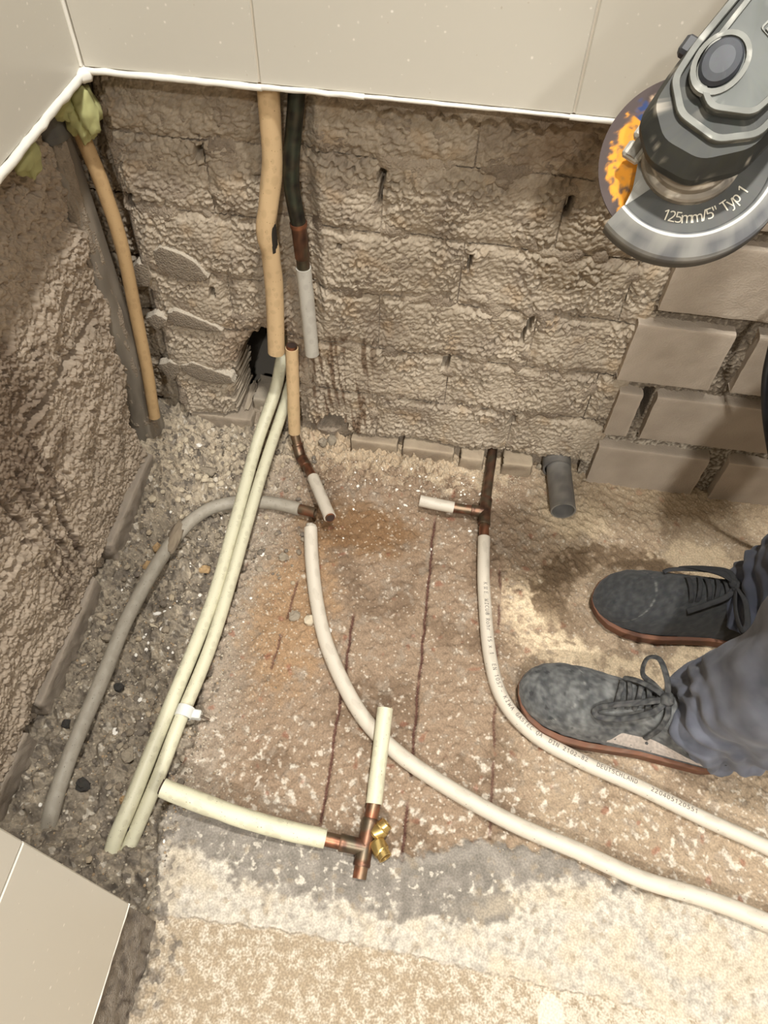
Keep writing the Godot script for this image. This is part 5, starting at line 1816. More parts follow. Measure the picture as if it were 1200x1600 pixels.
	ring.join(lathe([Vector2(0.0118, 0.060), Vector2(0.0145, 0.060), Vector2(0.0145, 0.0648), Vector2(0.0118, 0.0655), Vector2(0.0118, 0.060)], 32), Transform3D(Basis(Vector3(1.13, 0, 0), Vector3(0, 0, 1), Vector3(0, -1.48, 0)), V(-0.0155, 0.033, 0)))
	put(g, "button_surround", dusty(fine_cut(ring, 1), K(134, 134, 128), K(110, 110, 104), K(170, 168, 161), 0.1, 11.0).mesh(), metal)
	# embossed letters in their frame, running off along the plate
	var frame_o := rounded([[-0.0085, 0.0620], [0.0215, 0.0536], [0.0226, 0.0605], [-0.0074, 0.0690]], 0.002)
	var fb := MB.new()
	hollow(fb, frame_o, 0.90, 0.0625, 0.0644)
	put(g, "letter_frame", dusty(fb, K(150, 150, 143), K(130, 130, 124), K(180, 178, 171), 0.1, 12.0).mesh(), metal)
	var tm := TextMesh.new()
	var f := SystemFont.new()
	f.font_names = PackedStringArray(["Droid Sans"])
	f.font_weight = 700
	tm.font = f
	tm.font_size = 32
	tm.text = "BL"
	tm.pixel_size = 0.0050 / 23.0
	tm.depth = 0.0012
	var letters := put(g, "embossed_letters", tm, mat("letter_grey", S(120, 120, 115), 0.6))
	letters.transform = Transform3D(Basis(Vector3(0.963, -0.27, 0), Vector3(0.27, 0.963, 0), Vector3(0, 0, 1)), V(-0.0012, 0.0640, 0.0640))
	# motor housing, switch, cable
	var mo := MB.new()
	var mprof := [Vector2(0.0, 0.086), Vector2(0.038, 0.086), Vector2(0.0405, 0.090), Vector2(0.0405, 0.108), Vector2(0.034, 0.116), Vector2(0.0325, 0.19), Vector2(0.0325, 0.225), Vector2(0.029, 0.236), Vector2(0.018, 0.24), Vector2(0.0, 0.24)]
	mo.join(lathe(mprof, 40), Transform3D(Basis(), V(0, 0, 0.028)))
	put(g, "motor_housing", dusty(fine_cut(mo, 1), K(44, 45, 48), K(30, 31, 33), K(120, 118, 112), 0.0, 13.0).mesh(), black, "black plastic motor housing")
	for s in [-1.0, 1.0]:
		var scr := MB.new()
		scr.join(lathe([Vector2(0.0055, 0.0), Vector2(0.0055, 0.004), Vector2(0.0045, 0.005), Vector2(0.0022, 0.005), Vector2(0.002, 0.003), Vector2(0.0, 0.003)], 20), Transform3D(spin.basis, V(s * 0.030, 0.081, 0.052)))
		put(g, "housing_screw", dusty(scr, K(150, 148, 140), K(90, 88, 84), K(220, 216, 206), 0.1, 14.0 + s).mesh(), metal)
	put(g, "side_switch", dusty(fine_cut(chamfer(V(-0.047, 0.036, 0.036), V(-0.038, 0.050, 0.046), 0.003), 1), K(60, 60, 62), K(44, 44, 46), K(120, 118, 112), 0.0, 15.0).mesh(), black)
	var cb := spline([V(0, 0.238, 0.028), V(0.004, 0.262, 0.026), V(0.03, 0.30, 0.0), V(0.07, 0.31, -0.05), V(0.13, 0.27, -0.12), V(0.16, 0.20, -0.21)], 10)
	var gu := tube(cut_path(cb, 0.0, 0.035), func(s: float, _a: float) -> float: return 0.008 - 0.002 * s + 0.0008 * sin(s * 40.0), 16)
	put(g, "cable_sleeve", dusty(gu, K(36, 36, 38), K(28, 28, 30), K(90, 88, 84), -0.1, 16.0).mesh(), black)
	# the flex: from the tool's tail down past the right-hand bricks to a socket behind the person
	var inv := g.transform.affine_inverse()
	var flex := []
	for q in [V(0.276, 0.885, -0.690), V(0.33, 0.86, -0.742), V(0.40, 0.78, -0.765), V(0.435, 0.64, -0.765), V(0.405, 0.50, -0.757), V(0.3785, 0.425, -0.752), V(0.3765, 0.385, -0.735), V(0.390, 0.335, -0.712), V(0.44, 0.24, -0.70), V(0.55, 0.06, -0.70), V(0.70, 0.008, -0.66), V(1.0, 0.008, -0.55), V(1.4, 0.008, -0.6)]:
		flex.append(inv * q)
	put(g, "power_flex", dusty(tube(spline(flex, 10), 0.0043, 14), K(34, 34, 36), K(24, 24, 26), K(70, 68, 66), -0.15, 17.0).mesh(), black, "black power flex")

func hollow(mb: MB, outline: Array, inner: float, z0: float, z1: float):      # a closed band between an outline and its smaller self
	var n := outline.size()
	var mid := Vector2.ZERO
	for q in outline:
		mid += Vector2(q[0], q[1]) / n
	var ring := func(f: float, z: float) -> int:
		var s := mb.v.size()
		for q in outline:
			var p := mid + (Vector2(q[0], q[1]) - mid) * f
			mb.p(Vector3(p.x, p.y, z))
		return s
	var ch := 0.012
	for e in [[1.0, z0, 1.0, z1 - 0.0008], [1.0, z1 - 0.0008, 1.0 - ch, z1], [1.0 - ch, z1, inner + ch, z1], [inner + ch, z1, inner, z1 - 0.0008], [inner, z1 - 0.0008, inner, z0]]:
		var a: int = ring.call(e[0], e[1])
		var b: int = ring.call(e[2], e[3])
		for k in n:
			var k2 := (k + 1) % n
			mb.quad(a + k, a + k2, b + k2, b + k)

func disc_color(r: float, an: float) -> Color:
	var x := cos(an) * r
	var y := sin(an) * r
	var n := N_disc_wear.get_noise_2d(x, y)
	var b := N_disc_wear2.get_noise_2d(x, y)
	var c := K(228, 152, 44)
	if an > 2.75 and an < 3.02 and r > 0.030:
		c = K(46, 66, 112)
	if an < 2.75 and an > 1.2:
		c = K(196, 168, 138).lerp(K(214, 140, 60), smoothstep(0.0, 0.3, b))
	c = c.lerp(K(168, 124, 70), smoothstep(-0.1, 0.4, n) * 0.5)
	c = c.lerp(K(92, 74, 66), smoothstep(0.0, 0.30, n * 0.55 + (r - 0.050) * 30.0 + b * 0.35) * 0.9)
	c = c.lerp(K(74, 62, 60), smoothstep(0.0535, 0.0575, r + n * 0.006))
	c.a = 1.0
	return c

func ring_text(parent: Node, text: String, r: float, z: float, middle: float, height: float):    # lettering round the guard plate
	var mb := MB.new()
	var font := SystemFont.new()
	font.font_names = PackedStringArray(["Droid Sans"])
	var step := height * 0.60 / r
	var wide := {"m": 1.55, "/": 0.75, "\"": 0.8, " ": 0.7, "1": 1.0}
	var total := 0.0
	for ch in text:
		total += wide.get(ch, 1.0)
	var run := 0.0
	for k in text.length():
		var own: float = wide.get(text[k], 1.0)
		run += own
		if text[k] == " ":
			continue
		var tm := TextMesh.new()
		tm.font = font
		tm.font_size = 32
		tm.pixel_size = height / 23.0
		tm.depth = 0.0004
		tm.text = text[k]
		var an := middle + (run - own * 0.5 - total * 0.5) * step
		var ar := tm.surface_get_arrays(0)
		var base := mb.v.size()
		var along := Vector3(-sin(an), cos(an), 0)
		var up := Vector3(-cos(an), -sin(an), 0)
		for q in ar[Mesh.ARRAY_VERTEX]:
			mb.p(Vector3(cos(an), sin(an), 0) * r + along * q.x + up * q.y + Vector3(0, 0, z + q.z))
		var ix = ar[Mesh.ARRAY_INDEX]
		if ix == null:
			ix = range(ar[Mesh.ARRAY_VERTEX].size())
		for q in ix:
			mb.i.append(base + q)
	put(parent, "guard_lettering", mb.mesh(), mat("letter_pale", S(206, 198, 180), 0.7))

# ------------------------------------------------------------------ the person
# One smooth surface round a skeleton: bones are [from, to, radius at from, radius at to].
func flesh(bones: Array, cell: float, soft: float, mb: MB = null) -> MB:
	if mb == null:
		mb = MB.new()
	var lo := Vector3.ONE * 1e9
	var hi := Vector3.ONE * -1e9
	for b in bones:
		var m := maxf(b[2], b[3])
		for e in [b[0], b[1]]:
			lo = lo.min(e - Vector3.ONE * (m + cell * 4))
			hi = hi.max(e + Vector3.ONE * (m + cell * 4))
	var nx := int((hi.x - lo.x) / cell) + 2
	var ny := int((hi.y - lo.y) / cell) + 2
	var nz := int((hi.z - lo.z) / cell) + 2
	var f := PackedFloat32Array()
	f.resize(nx * ny * nz)
	for b in bones:
		var a: Vector3 = b[0]
		var d: Vector3 = b[1] - a
		var dd := maxf(d.length_squared(), 1e-9)
		var r0: float = b[2]
		var r1: float = b[3]
		var m := maxf(r0, r1) + cell * 3.0
		var p0 := ((a.min(b[1]) - Vector3.ONE * m - lo) / cell).floor()
		var p1 := ((a.max(b[1]) + Vector3.ONE * m - lo) / cell).ceil()
		for z in range(maxi(0, int(p0.z)), mini(nz, int(p1.z) + 1)):
			for y in range(maxi(0, int(p0.y)), mini(ny, int(p1.y) + 1)):
				for x in range(maxi(0, int(p0.x)), mini(nx, int(p1.x) + 1)):
					var p := lo + Vector3(x, y, z) * cell - a
					var t := clampf(p.dot(d) / dd, 0.0, 1.0)
					var dist := (p - d * t).length() - lerpf(r0, r1, t)
					f[(z * ny + y) * nx + x] += exp(minf(-soft * dist, 40.0))
	# surface nets: one vertex in each cell that the surface (f = 1) crosses
	var at := {}
	var sx := 1
	var sy := nx
	var sz := nx * ny
	var corners := [0, sx, sy, sx + sy, sz, sz + sx, sz + sy, sz + sx + sy]
	var place := [Vector3(0, 0, 0), Vector3(1, 0, 0), Vector3(0, 1, 0), Vector3(1, 1, 0), Vector3(0, 0, 1), Vector3(1, 0, 1), Vector3(0, 1, 1), Vector3(1, 1, 1)]
	var edges := [[0, 1], [2, 3], [4, 5], [6, 7], [0, 2], [1, 3], [4, 6], [5, 7], [0, 4], [1, 5], [2, 6], [3, 7]]
	for z in nz - 1:
		for y in ny - 1:
			var row := (z * ny + y) * nx
			for x in nx - 1:
				var o := row + x
				var full := 0
				for c in 8:
					if f[o + corners[c]] > 1.0:
						full += 1
				if full == 0 or full == 8:
					continue
				var sum := Vector3.ZERO
				var n := 0
				for e in edges:
					var va := f[o + corners[e[0]]]
					var vb := f[o + corners[e[1]]]
					if (va > 1.0) != (vb > 1.0):
						var la := log(maxf(va, 1e-9))
						var lb := log(maxf(vb, 1e-9))
						sum += place[e[0]].lerp(place[e[1]], la / (la - lb))
						n += 1
				at[o] = mb.p(lo + (Vector3(x, y, z) + sum / n) * cell)
	for o in at:
		for ax in [[sx, sy, sz], [sy, sz, sx], [sz, sx, sy]]:
			var a := f[o] > 1.0
			var b := f[o + ax[0]] > 1.0
			if a == b:
				continue
			var q := [o - ax[1] - ax[2], o - ax[2], o, o - ax[1]]
			if not (at.has(q[0]) and at.has(q[1]) and at.has(q[3])):
				continue
			if a:
				mb.quad(at[q[0]], at[q[1]], at[q[2]], at[q[3]])
			else:
				mb.quad(at[q[3]], at[q[2]], at[q[1]], at[q[0]])
	return mb

func paint(mb: MB, f: Callable) -> MB:
	for k in mb.v.size():
		var c: Color = f.call(mb.v[k])
		c.a = 1.0
		mb.c[k] = c
	return mb

# a hand: wrist, direction of the fingers, direction the palm faces, side of the thumb, how far the fingers curl
func hand_bones(w: Vector3, along: Vector3, palm: Vector3, curl: float, left: bool) -> Array:
	along = along.normalized()
	palm = (palm - along * palm.dot(along)).normalized()
	var side := along.cross(palm) * (1.0 if left else -1.0)        # towards the thumb
	var b := []
	for k in 4:
		var off := (1.5 - k) * 0.019
		b.append([w + side * off * 0.5, w + along * (0.088 - absf(k - 1.2) * 0.004) + side * off, 0.016, 0.0115])
		var l: float = [0.040, 0.046, 0.042, 0.033][k]
		var p := w + along * (0.090 - absf(k - 1.2) * 0.004) + side * off
		var dir := along
		for j in 3:
			dir = dir.rotated(along.cross(palm).normalized(), curl * [0.9, 1.2, 0.8][j])
			var q: Vector3 = p + dir * l * [1.0, 0.66, 0.5][j]
			b.append([p, q, 0.0098 - j * 0.0008, 0.0092 - j * 0.0008])
			p = q
	var t0 := w + along * 0.022 + side * 0.024
	var t1 := t0 + (along * 0.6 + side * 0.7 + palm * 0.35).normalized() * 0.042
	var t2 := t1 + (along * 0.8 + side * 0.15 + palm * 0.6).normalized() * 0.032
	var t3 := t2 + (along * 0.6 - side * 0.2 + palm * 0.7).normalized() * 0.024
	b.append([w + side * 0.012, t0, 0.018, 0.015])
	b.append([t0, t1, 0.0145, 0.0115])
	b.append([t1, t2, 0.0110, 0.0100])
	b.append([t2, t3, 0.0098, 0.0085])
	return b

func build_person():
	var who := root("person", "standing person in blue-grey work trousers and dusty black shoes with brown soles", "person")
	var skin := mat("skin", S(206, 160, 132), 0.6)
	var cloth := mat("work_cloth", Color.WHITE, 0.95, 0.0, true)
	grain(cloth, 0.12, 3.0, 22.0, 451)
	cloth.rim_enabled = true
	cloth.rim = 0.2
	var ankle_l := V(0.405, 0.095, -0.386)
	var ankle_r := V(0.505, 0.095, -0.577)
	var knee_l := V(0.445, 0.50, -0.385)
	var knee_r := V(0.530, 0.50, -0.565)
	var hip_l := V(0.585, 0.90, -0.385)
	var hip_r := V(0.595, 0.90, -0.545)
	var pel := V(0.595, 0.95, -0.465)
	var chest := V(0.535, 1.28, -0.475)
	var neck := V(0.515, 1.46, -0.475)
	var sh_l := V(0.53, 1.40, -0.295)
	var sh_r := V(0.52, 1.39, -0.650)
	var el_r := V(0.52, 1.10, -0.680)
	var wr_r := V(0.272, 0.879, -0.578)
	var el_l := V(0.66, 1.13, -0.215)
	var wr_l := V(0.60, 0.89, -0.185)
	var head := V(0.475, 1.62, -0.475)
	var hv := func(v: Vector3) -> Vector3: return head + v.rotated(Vector3.BACK, 0.42)      # the head bows towards the tool
	var body := [
		[neck, V(0.50, 1.53, -0.475), 0.055, 0.052], [hv.call(V(0.012, 0.035, 0)), hv.call(V(-0.008, -0.03, 0)), 0.092, 0.075], [hv.call(V(-0.02, -0.03, 0)), hv.call(V(-0.035, -0.085, 0)), 0.062, 0.034],
		[hv.call(V(-0.092, 0.018, 0)), hv.call(V(-0.108, -0.018, 0)), 0.010, 0.015], [hv.call(V(0.005, 0.01, 0.078)), hv.call(V(0.01, -0.02, 0.078)), 0.018, 0.012], [hv.call(V(0.005, 0.01, -0.078)), hv.call(V(0.01, -0.02, -0.078)), 0.018, 0.012],
		[neck, sh_l, 0.055, 0.052], [neck, sh_r, 0.055, 0.052], [chest + V(0, 0, 0.07), pel + V(0, 0.04, 0.05), 0.10, 0.095], [chest + V(0, 0, -0.07), pel + V(0, 0.04, -0.05), 0.10, 0.095], [neck + V(0, -0.06, 0), chest, 0.09, 0.11],
		[sh_l, el_l, 0.048, 0.040], [el_l, wr_l, 0.040, 0.027], [sh_r, el_r, 0.048, 0.040], [el_r, wr_r, 0.040, 0.027],
		[hip_l, knee_l, 0.082, 0.055], [knee_l, ankle_l, 0.052, 0.034], [hip_r, knee_r, 0.082, 0.055], [knee_r, ankle_r, 0.052, 0.034], [hip_l, pel, 0.085, 0.10], [hip_r, pel, 0.085, 0.10],
		[ankle_l, ankle_l + V(-0.10, -0.050, -0.02), 0.032, 0.020], [ankle_r, ankle_r + V(-0.10, -0.050, 0.0), 0.032, 0.020]]
	var bm := flesh(body, 0.013, 70.0)
	flesh(hand_bones(wr_r, V(0.134, -0.768, -0.626), V(-0.866, 0.217, -0.451), 0.60, false), 0.0042, 260.0, bm)
	flesh(hand_bones(wr_l, V(-0.12, -1.0, 0.0), V(0.0, 0.0, -1.0), 0.28, true), 0.0042, 260.0, bm)
	put(who, "body", bm.mesh(), skin)
	var sock := mat("sock_cloth", S(34, 34, 37), 0.95)
	for a in [ankle_l, ankle_r]:
		put(who, "sock", flesh([[a + V(0.004, -0.03, 0), a + V(0.006, 0.10, 0), 0.044, 0.047]], 0.008, 120.0).mesh(), sock)
	# face and hair
	var white := mat("eye_white", S(236, 232, 226), 0.3)
	for s in [-1.0, 1.0]:
		var e := put(who, "eye", lump(Vector3.ZERO, V(0.011, 0.011, 0.013), 461, 0.0, Color.WHITE, Color.WHITE, 12, 16).mesh(), white)
		e.position = hv.call(V(-0.086, 0.016, s * 0.032))
		e.rotation.z = 0.42
		put(e, "iris", lump(V(-0.0085, -0.001, 0), V(0.0035, 0.0052, 0.0052), 462, 0.0, Color.WHITE, Color.WHITE, 8, 12).mesh(), mat("iris_dark", S(62, 48, 38), 0.3))
	put(who, "mouth", lump(hv.call(V(-0.088, -0.052, 0)), V(0.008, 0.006, 0.024), 463, 0.0, Color.WHITE, Color.WHITE, 10, 16).mesh(), mat("lips", S(170, 104, 92), 0.5))
	put(who, "hair", paint(flesh([[hv.call(V(0.03, 0.055, 0)), hv.call(V(0.05, -0.02, 0)), 0.094, 0.075], [hv.call(V(-0.03, 0.075, 0)), hv.call(V(0.02, 0.08, 0)), 0.065, 0.075]], 0.011, 90.0), func(_p): return K(58, 46, 38)).mesh(), cloth, "short dark hair")
	# jumper
	var knit := flesh([[neck + V(-0.008, -0.015, 0), chest + V(-0.012, 0, 0), 0.088, 0.130], [neck, sh_l, 0.068, 0.066], [neck, sh_r, 0.068, 0.066], [chest + V(0, 0, 0.07), pel + V(0, 0.03, 0.05), 0.118, 0.122], [chest + V(0, 0, -0.07), pel + V(0, 0.03, -0.05), 0.118, 0.122],
		[sh_l, el_l, 0.064, 0.056], [el_l, wr_l.lerp(el_l, 0.12), 0.056, 0.042], [sh_r, el_r, 0.064, 0.056], [el_r, wr_r.lerp(el_r, 0.12), 0.056, 0.042]], 0.014, 60.0)
	put(who, "jumper", paint(knit, func(p: Vector3): return K(66, 70, 80) * (1.0 + 0.2 * N_knit.get_noise_3dv(p))).mesh(), cloth, "dark grey-blue jumper")
	# trousers: one leg at a time, from the bunched hem up, then the seat
	var tr := trouser_leg([V(0.394, 0.058, -0.399), V(0.403, 0.090, -0.397), V(0.413, 0.150, -0.392), V(0.424, 0.25, -0.386), V(0.437, 0.40, -0.386), V(0.450, 0.52, -0.386), V(0.515, 0.72, -0.386), V(0.588, 0.93, -0.400)], [0.060, 0.064, 0.070, 0.078, 0.085, 0.086, 0.098, 0.112], V(-0.30, 0.22, 0.10), 0.0, 0.75)
	tr.join(trouser_leg([V(0.492, 0.062, -0.577), V(0.500, 0.090, -0.577), V(0.506, 0.150, -0.576), V(0.512, 0.25, -0.574), V(0.523, 0.40, -0.570), V(0.535, 0.52, -0.566), V(0.570, 0.72, -0.556), V(0.602, 0.93, -0.535)], [0.064, 0.068, 0.073, 0.080, 0.085, 0.086, 0.098, 0.112], V(-0.25, 0.20, 0.05), 3.7, 0.05))  # farther leg coloured darker, standing in for the shade on it
	tr.join(paint(flesh([[hip_l + V(0, 0.02, 0), pel + V(0, 0.03, 0.02), 0.112, 0.125], [hip_r + V(0, 0.02, 0), pel + V(0, 0.03, -0.02), 0.112, 0.125]], 0.014, 60.0), func(p: Vector3): return trouser_color(p, 0.3)))
	put(who, "trousers", tr.mesh(), cloth, "dusty blue-grey work trousers bunched at the ankles")
	shoe(who, V(0.4405, 0.004, -0.3765), V(-0.9835, 0, -0.181), 1.0, 0.85, "nearer shoe, paler with dust")
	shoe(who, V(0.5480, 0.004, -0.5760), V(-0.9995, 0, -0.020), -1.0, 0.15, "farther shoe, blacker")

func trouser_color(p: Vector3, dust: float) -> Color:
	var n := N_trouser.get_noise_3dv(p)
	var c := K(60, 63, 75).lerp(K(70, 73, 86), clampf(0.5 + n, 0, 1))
	return c.lerp(K(132, 134, 144), clampf(dust * (0.42 + n * 0.5), 0, 1))  # a low share of this pale tone also stands for shade on a leg

func trouser_leg(pts: Array, radii: Array, tilt: Vector3, sd: float, dust: float) -> MB:
	var path := spline(pts, 26)
	var n := path.size()
	var mb := MB.new()
	var fold := N_fold
	var nu := 96
	for shell in 2:                       # outside, then a lining so that the hem has thickness
		for j in n:
			var i := j if shell == 0 else n - 1 - j
			if shell == 1 and i > 30:
				continue
			var s := float(i) / (n - 1) * (radii.size() - 1)
			var r := lerpf(radii[int(minf(s, radii.size() - 2))], radii[int(minf(s, radii.size() - 2)) + 1], s - minf(int(s), radii.size() - 2))
			var up := path[i].y
			var low := 1.0 - smoothstep(0.05, 0.24, up)
			for k in nu:
				var an := TAU * k / nu
				var dir := Vector3(cos(an), 0, sin(an))
				# slack folds: long diagonal drapes above, stacked rolls at the hem
				var d := fold.get_noise_3d(cos(an) * 1.1 + sd, up * 7.0 + an * 0.25, sin(an) * 1.1) * 0.010
				d += low * 0.0060 * sin(up * 135.0 + sin(an * 2.0 + sd) * 2.2 + fold.get_noise_3d(cos(an) * 1.4, sd, sin(an) * 1.4) * 4.0)
				d += low * 0.012 * maxf(0.0, fold.get_noise_3d(cos(an) * 1.8 + sd, up * 16.0, sin(an) * 1.8))
				d += low * 0.006 * cos(an - PI)
				if shell == 1:
					d -= 0.004
				var p := path[i] + dir * (r + d)
				p.y += (dir.x * tilt.x + dir.z * tilt.z * -1.0) * 0.16 * low * (0.7 + 0.3 * sin(an * 3.0 + sd)) * (r / 0.07)
				mb.p(p, trouser_color(p + Vector3.ONE * sd, dust))
	var rows_n := mb.v.size() / nu
	for r in rows_n - 1:
		for k in nu:
			var k2 := (k + 1) % nu
			if r != n - 1:
				mb.quad(r * nu + k2, r * nu + k, (r + 1) * nu + k, (r + 1) * nu + k2)
	# join the lining to the hem
	for k in nu:
		var k2 := (k + 1) % nu
		var last := (rows_n - 1) * nu
		mb.quad(last + k2, last + k, k, k2)
	return mb

const SOLE_T := [0.0, 0.02, 0.06, 0.14, 0.28, 0.42, 0.55, 0.66, 0.76, 0.85, 0.92, 0.965, 0.99, 1.0]
const SOLE_OUT := [0.002, 0.016, 0.028, 0.037, 0.040, 0.043, 0.050, 0.056, 0.058, 0.0545, 0.045, 0.031, 0.016, 0.001]
const SOLE_IN := [0.002, 0.016, 0.028, 0.037, 0.038, 0.038, 0.043, 0.049, 0.050, 0.046, 0.038, 0.026, 0.013, 0.001]
const TOP_H := [0.050, 0.060, 0.068, 0.074, 0.084, 0.092, 0.083, 0.069, 0.056, 0.046, 0.037, 0.028, 0.019, 0.010]
const SHOE := 0.296

func along(list: Array, t: float) -> float:
	for k in list.size() - 1:
		if t <= SOLE_T[k + 1]:
			return lerpf(list[k], list[k + 1], smooth_share((t - SOLE_T[k]) / (SOLE_T[k + 1] - SOLE_T[k])))
	return list[-1]

func smooth_share(x: float) -> float:
	return x

# a point of the upper: t from heel to toe, a from the inner sole edge (0) over the top to the outer sole edge (PI)
func upper(t: float, a: float, lift := 0.0) -> Vector3:
	var h := along(TOP_H, t)
	var side := -cos(a)                         # + towards the outer side
	var w: float = along(SOLE_OUT, t) if side > 0 else along(SOLE_IN, t)
	var bulge := 1.0 - 0.10 * pow(absf(side), 8.0)
	var y := 0.020 + (h - 0.004) * pow(maxf(sin(a), 0.0), 0.85)
	var p := Vector3(t * SHOE, y, side * w * bulge * (0.97 - 0.12 * smoothstep(0.02, 0.08, y) * (1.0 - smoothstep(0.55, 0.8, t))))
	if lift != 0.0:
		p += Vector3(0.0, sin(a), side).normalized() * lift
	return p

func shoe_t(s: float) -> float:                 # rows crowd together at the two ends
	return 0.5 - 0.5 * cos(s * PI) if s < 0.5 else 0.5 - 0.5 * cos(s * PI)

func shoe(who: Node3D, heel: Vector3, dir: Vector3, outer: float, dust: float, label: String):
	var o := Node3D.new()
	o.name = "shoe"
	who.add_child(o, true)
	o.set_meta("label", label)
	var x := dir.normalized()
	var z := x.cross(Vector3.UP).normalized()
	# built with the outer side towards +z; a shoe whose outer side lies the other way is mirrored in its points, not in its node
	o.transform = Transform3D(Basis(x, Vector3.UP, z), heel)
	var flip := -outer                          # x cross up points to the wearer's right
	var fold := func(mb: MB) -> MB:
		if flip < 0.0:
			for k in mb.v.size():
				mb.v[k].z = -mb.v[k].z
			var f := PackedInt32Array()
			for q in range(0, mb.i.size(), 3):
				f.append_array([mb.i[q], mb.i[q + 2], mb.i[q + 1]])
			mb.i = f
		return mb
	var suede := mat("suede", Color.WHITE, 0.95, 0.0, true)
	suede.rim_enabled = true
	suede.rim = 0.25
	# upper
	var nt := 150
	var na := 72
	var mb := MB.new()
	for j in nt:
		var t := shoe_t(float(j) / (nt - 1))
		for k in na:
			var a := PI * k / (na - 1)
			var d := seam_depth(t, a)
			var p := upper(t, a, d + N_suede_n.get_noise_3d(t * SHOE, a * 0.04, dust) * 0.0006)
			mb.p(p, suede_color(t, a, d, p, dust))
	for r in nt - 1:
		for k in na - 1:
			var b := r * na + k
			mb.quad(b + 1, b, b + na, b + na + 1)
	put(o, "shoe_upper", fold.call(mb).mesh(), suede)
	# sole: lower rim to upper rim, then the underside
	var so := MB.new()
	var ring := 120
	var levels := [[0.0, 0.96], [0.002, 0.99], [0.012, 1.01], [0.018, 1.025], [0.0205, 1.012], [0.0205, 0.90]]
	for l in levels:
		for k in ring:
			var s := float(k) / ring * 2.0
			var out := s < 1.0
			var t := shoe_t(s if out else 2.0 - s)
			var w: float = along(SOLE_OUT, t) if out else -along(SOLE_IN, t)
			var spring := 0.007 * smoothstep(0.80, 1.0, t)
			var m := Vector3(t * SHOE, 0, w)
			var centre := Vector3(clampf(t, 0.12, 0.85) * SHOE, 0, 0)
			m = centre + (m - centre) * float(l[1])
			so.p(Vector3(m.x, l[0] + spring * (1.0 - l[0] / 0.03), m.z), Color.WHITE)
	for r in levels.size() - 1:
		for k in ring:
			var k2 := (k + 1) % ring
			so.quad(r * ring + k2, r * ring + k, (r + 1) * ring + k, (r + 1) * ring + k2)
	var mid := so.p(Vector3(0.45 * SHOE, 0.0, 0))
	for k in ring:
		so.tri(mid, (k + 1) % ring, k)
	fold.call(so)
	paint(so, func(p: Vector3): return K(116, 76, 54).lerp(K(90, 59, 44), clampf(0.5 + N_sole_n.get_noise_3dv(p + Vector3.ONE * dust), 0, 1)).lerp(K(178, 160, 138), 0.25 * dust * maxf(0, N_sole_n.get_noise_3dv(p * 2.0))))
	put(o, "sole", so.mesh(), mat("gum_sole", Color.WHITE, 0.75, 0.0, true), "rust-brown rubber sole")
	# pale flank stripe on the outer side, widening forward then tapering to the heel
	var st := MB.new()
	for j in 60:
		var s := j / 59.0
		var t := lerpf(0.12, 0.575, s)
		var wide := 0.05 + 0.30 * smoothstep(0.0, 0.72, s) * (1.0 - smoothstep(0.90, 1.0, s))
		var base := 0.05 + 0.06 * smoothstep(0.7, 1.0, s)
		for k in 8:
			st.p(upper(t, PI - base - wide * (1.0 - k / 7.0), 0.0013), K(196, 184, 174).lerp(K(160, 150, 142), clampf(0.4 + N_suede_n.get_noise_2d(t * 3.0, k * 0.02), 0, 1)))
	for r in 59:
		for k in 7:
			var b := r * 8 + k
			st.quad(b + 1, b, b + 8, b + 9)
	put(o, "flank_stripe", fold.call(st).mesh(), suede, "pale stripe along the flank")
	# laces: five bars across the tongue, then the bow
	var lm := mat("lace_cloth", Color.WHITE, 0.9, 0.0, true)
	var lc := func(m2: MB) -> MB:
		return fold.call(paint(m2, func(p: Vector3): return K(44, 44, 46).lerp(K(96, 95, 92), clampf(dust * (0.4 + N_suede_n.get_noise_3dv(p)), 0, 1))))
	for k in 5:
		var t := 0.445 + k * 0.038
		var bar := []
		for j in 9:
			var s := j / 8.0
			bar.append(upper(t + 0.012 * (s - 0.5) * (1 if k % 2 == 0 else -1), lerpf(1.05, 2.05, s), 0.0022 if j > 0 and j < 8 else -0.001))
		put(o, "lace", lc.call(tube(spline(bar, 3), 0.0034, 10, Color.WHITE, null, false, 0.5)).mesh(), lm)
	var knot := upper(0.415, 1.6, 0.006)
	put(o, "lace_knot", lc.call(lump(knot, V(0.009, 0.006, 0.010), 493, 0.5, Color.WHITE, Color.WHITE, 10, 14)).mesh(), lm)
	var bows := [
		[knot, upper(0.46, 2.0, 0.012), upper(0.56, 2.25, 0.011), upper(0.655, 2.25, 0.008), upper(0.675, 2.10, 0.006), upper(0.62, 1.98, 0.010), upper(0.52, 1.85, 0.012), knot],
		[knot, upper(0.43, 1.15, 0.020), upper(0.47, 0.85, 0.040), upper(0.515, 0.80, 0.036), upper(0.52, 0.98, 0.016), upper(0.47, 1.25, 0.010), knot],
		[knot, upper(0.47, 1.4, 0.010), upper(0.54, 1.15, 0.008), upper(0.585, 1.0, 0.004)],
		[knot, upper(0.40, 2.0, 0.008), upper(0.41, 2.4, 0.006), upper(0.44, 2.72, 0.005)]]
	if dust < 0.5:
		bows = [
			[knot, upper(0.46, 1.9, 0.014), upper(0.55, 2.1, 0.012), upper(0.66, 2.2, 0.008), upper(0.70, 2.12, 0.005)],
			[knot, upper(0.40, 1.1, 0.030), upper(0.41, 0.8, 0.062), upper(0.43, 0.72, 0.066), upper(0.435, 0.9, 0.034), knot],
			[knot, upper(0.45, 1.2, 0.008), upper(0.53, 0.95, 0.006), upper(0.60, 0.80, 0.004)],
			[knot, upper(0.44, 2.0, 0.016), upper(0.53, 2.3, 0.014), upper(0.62, 2.33, 0.010), upper(0.58, 2.15, 0.013), upper(0.48, 1.85, 0.013), knot]]
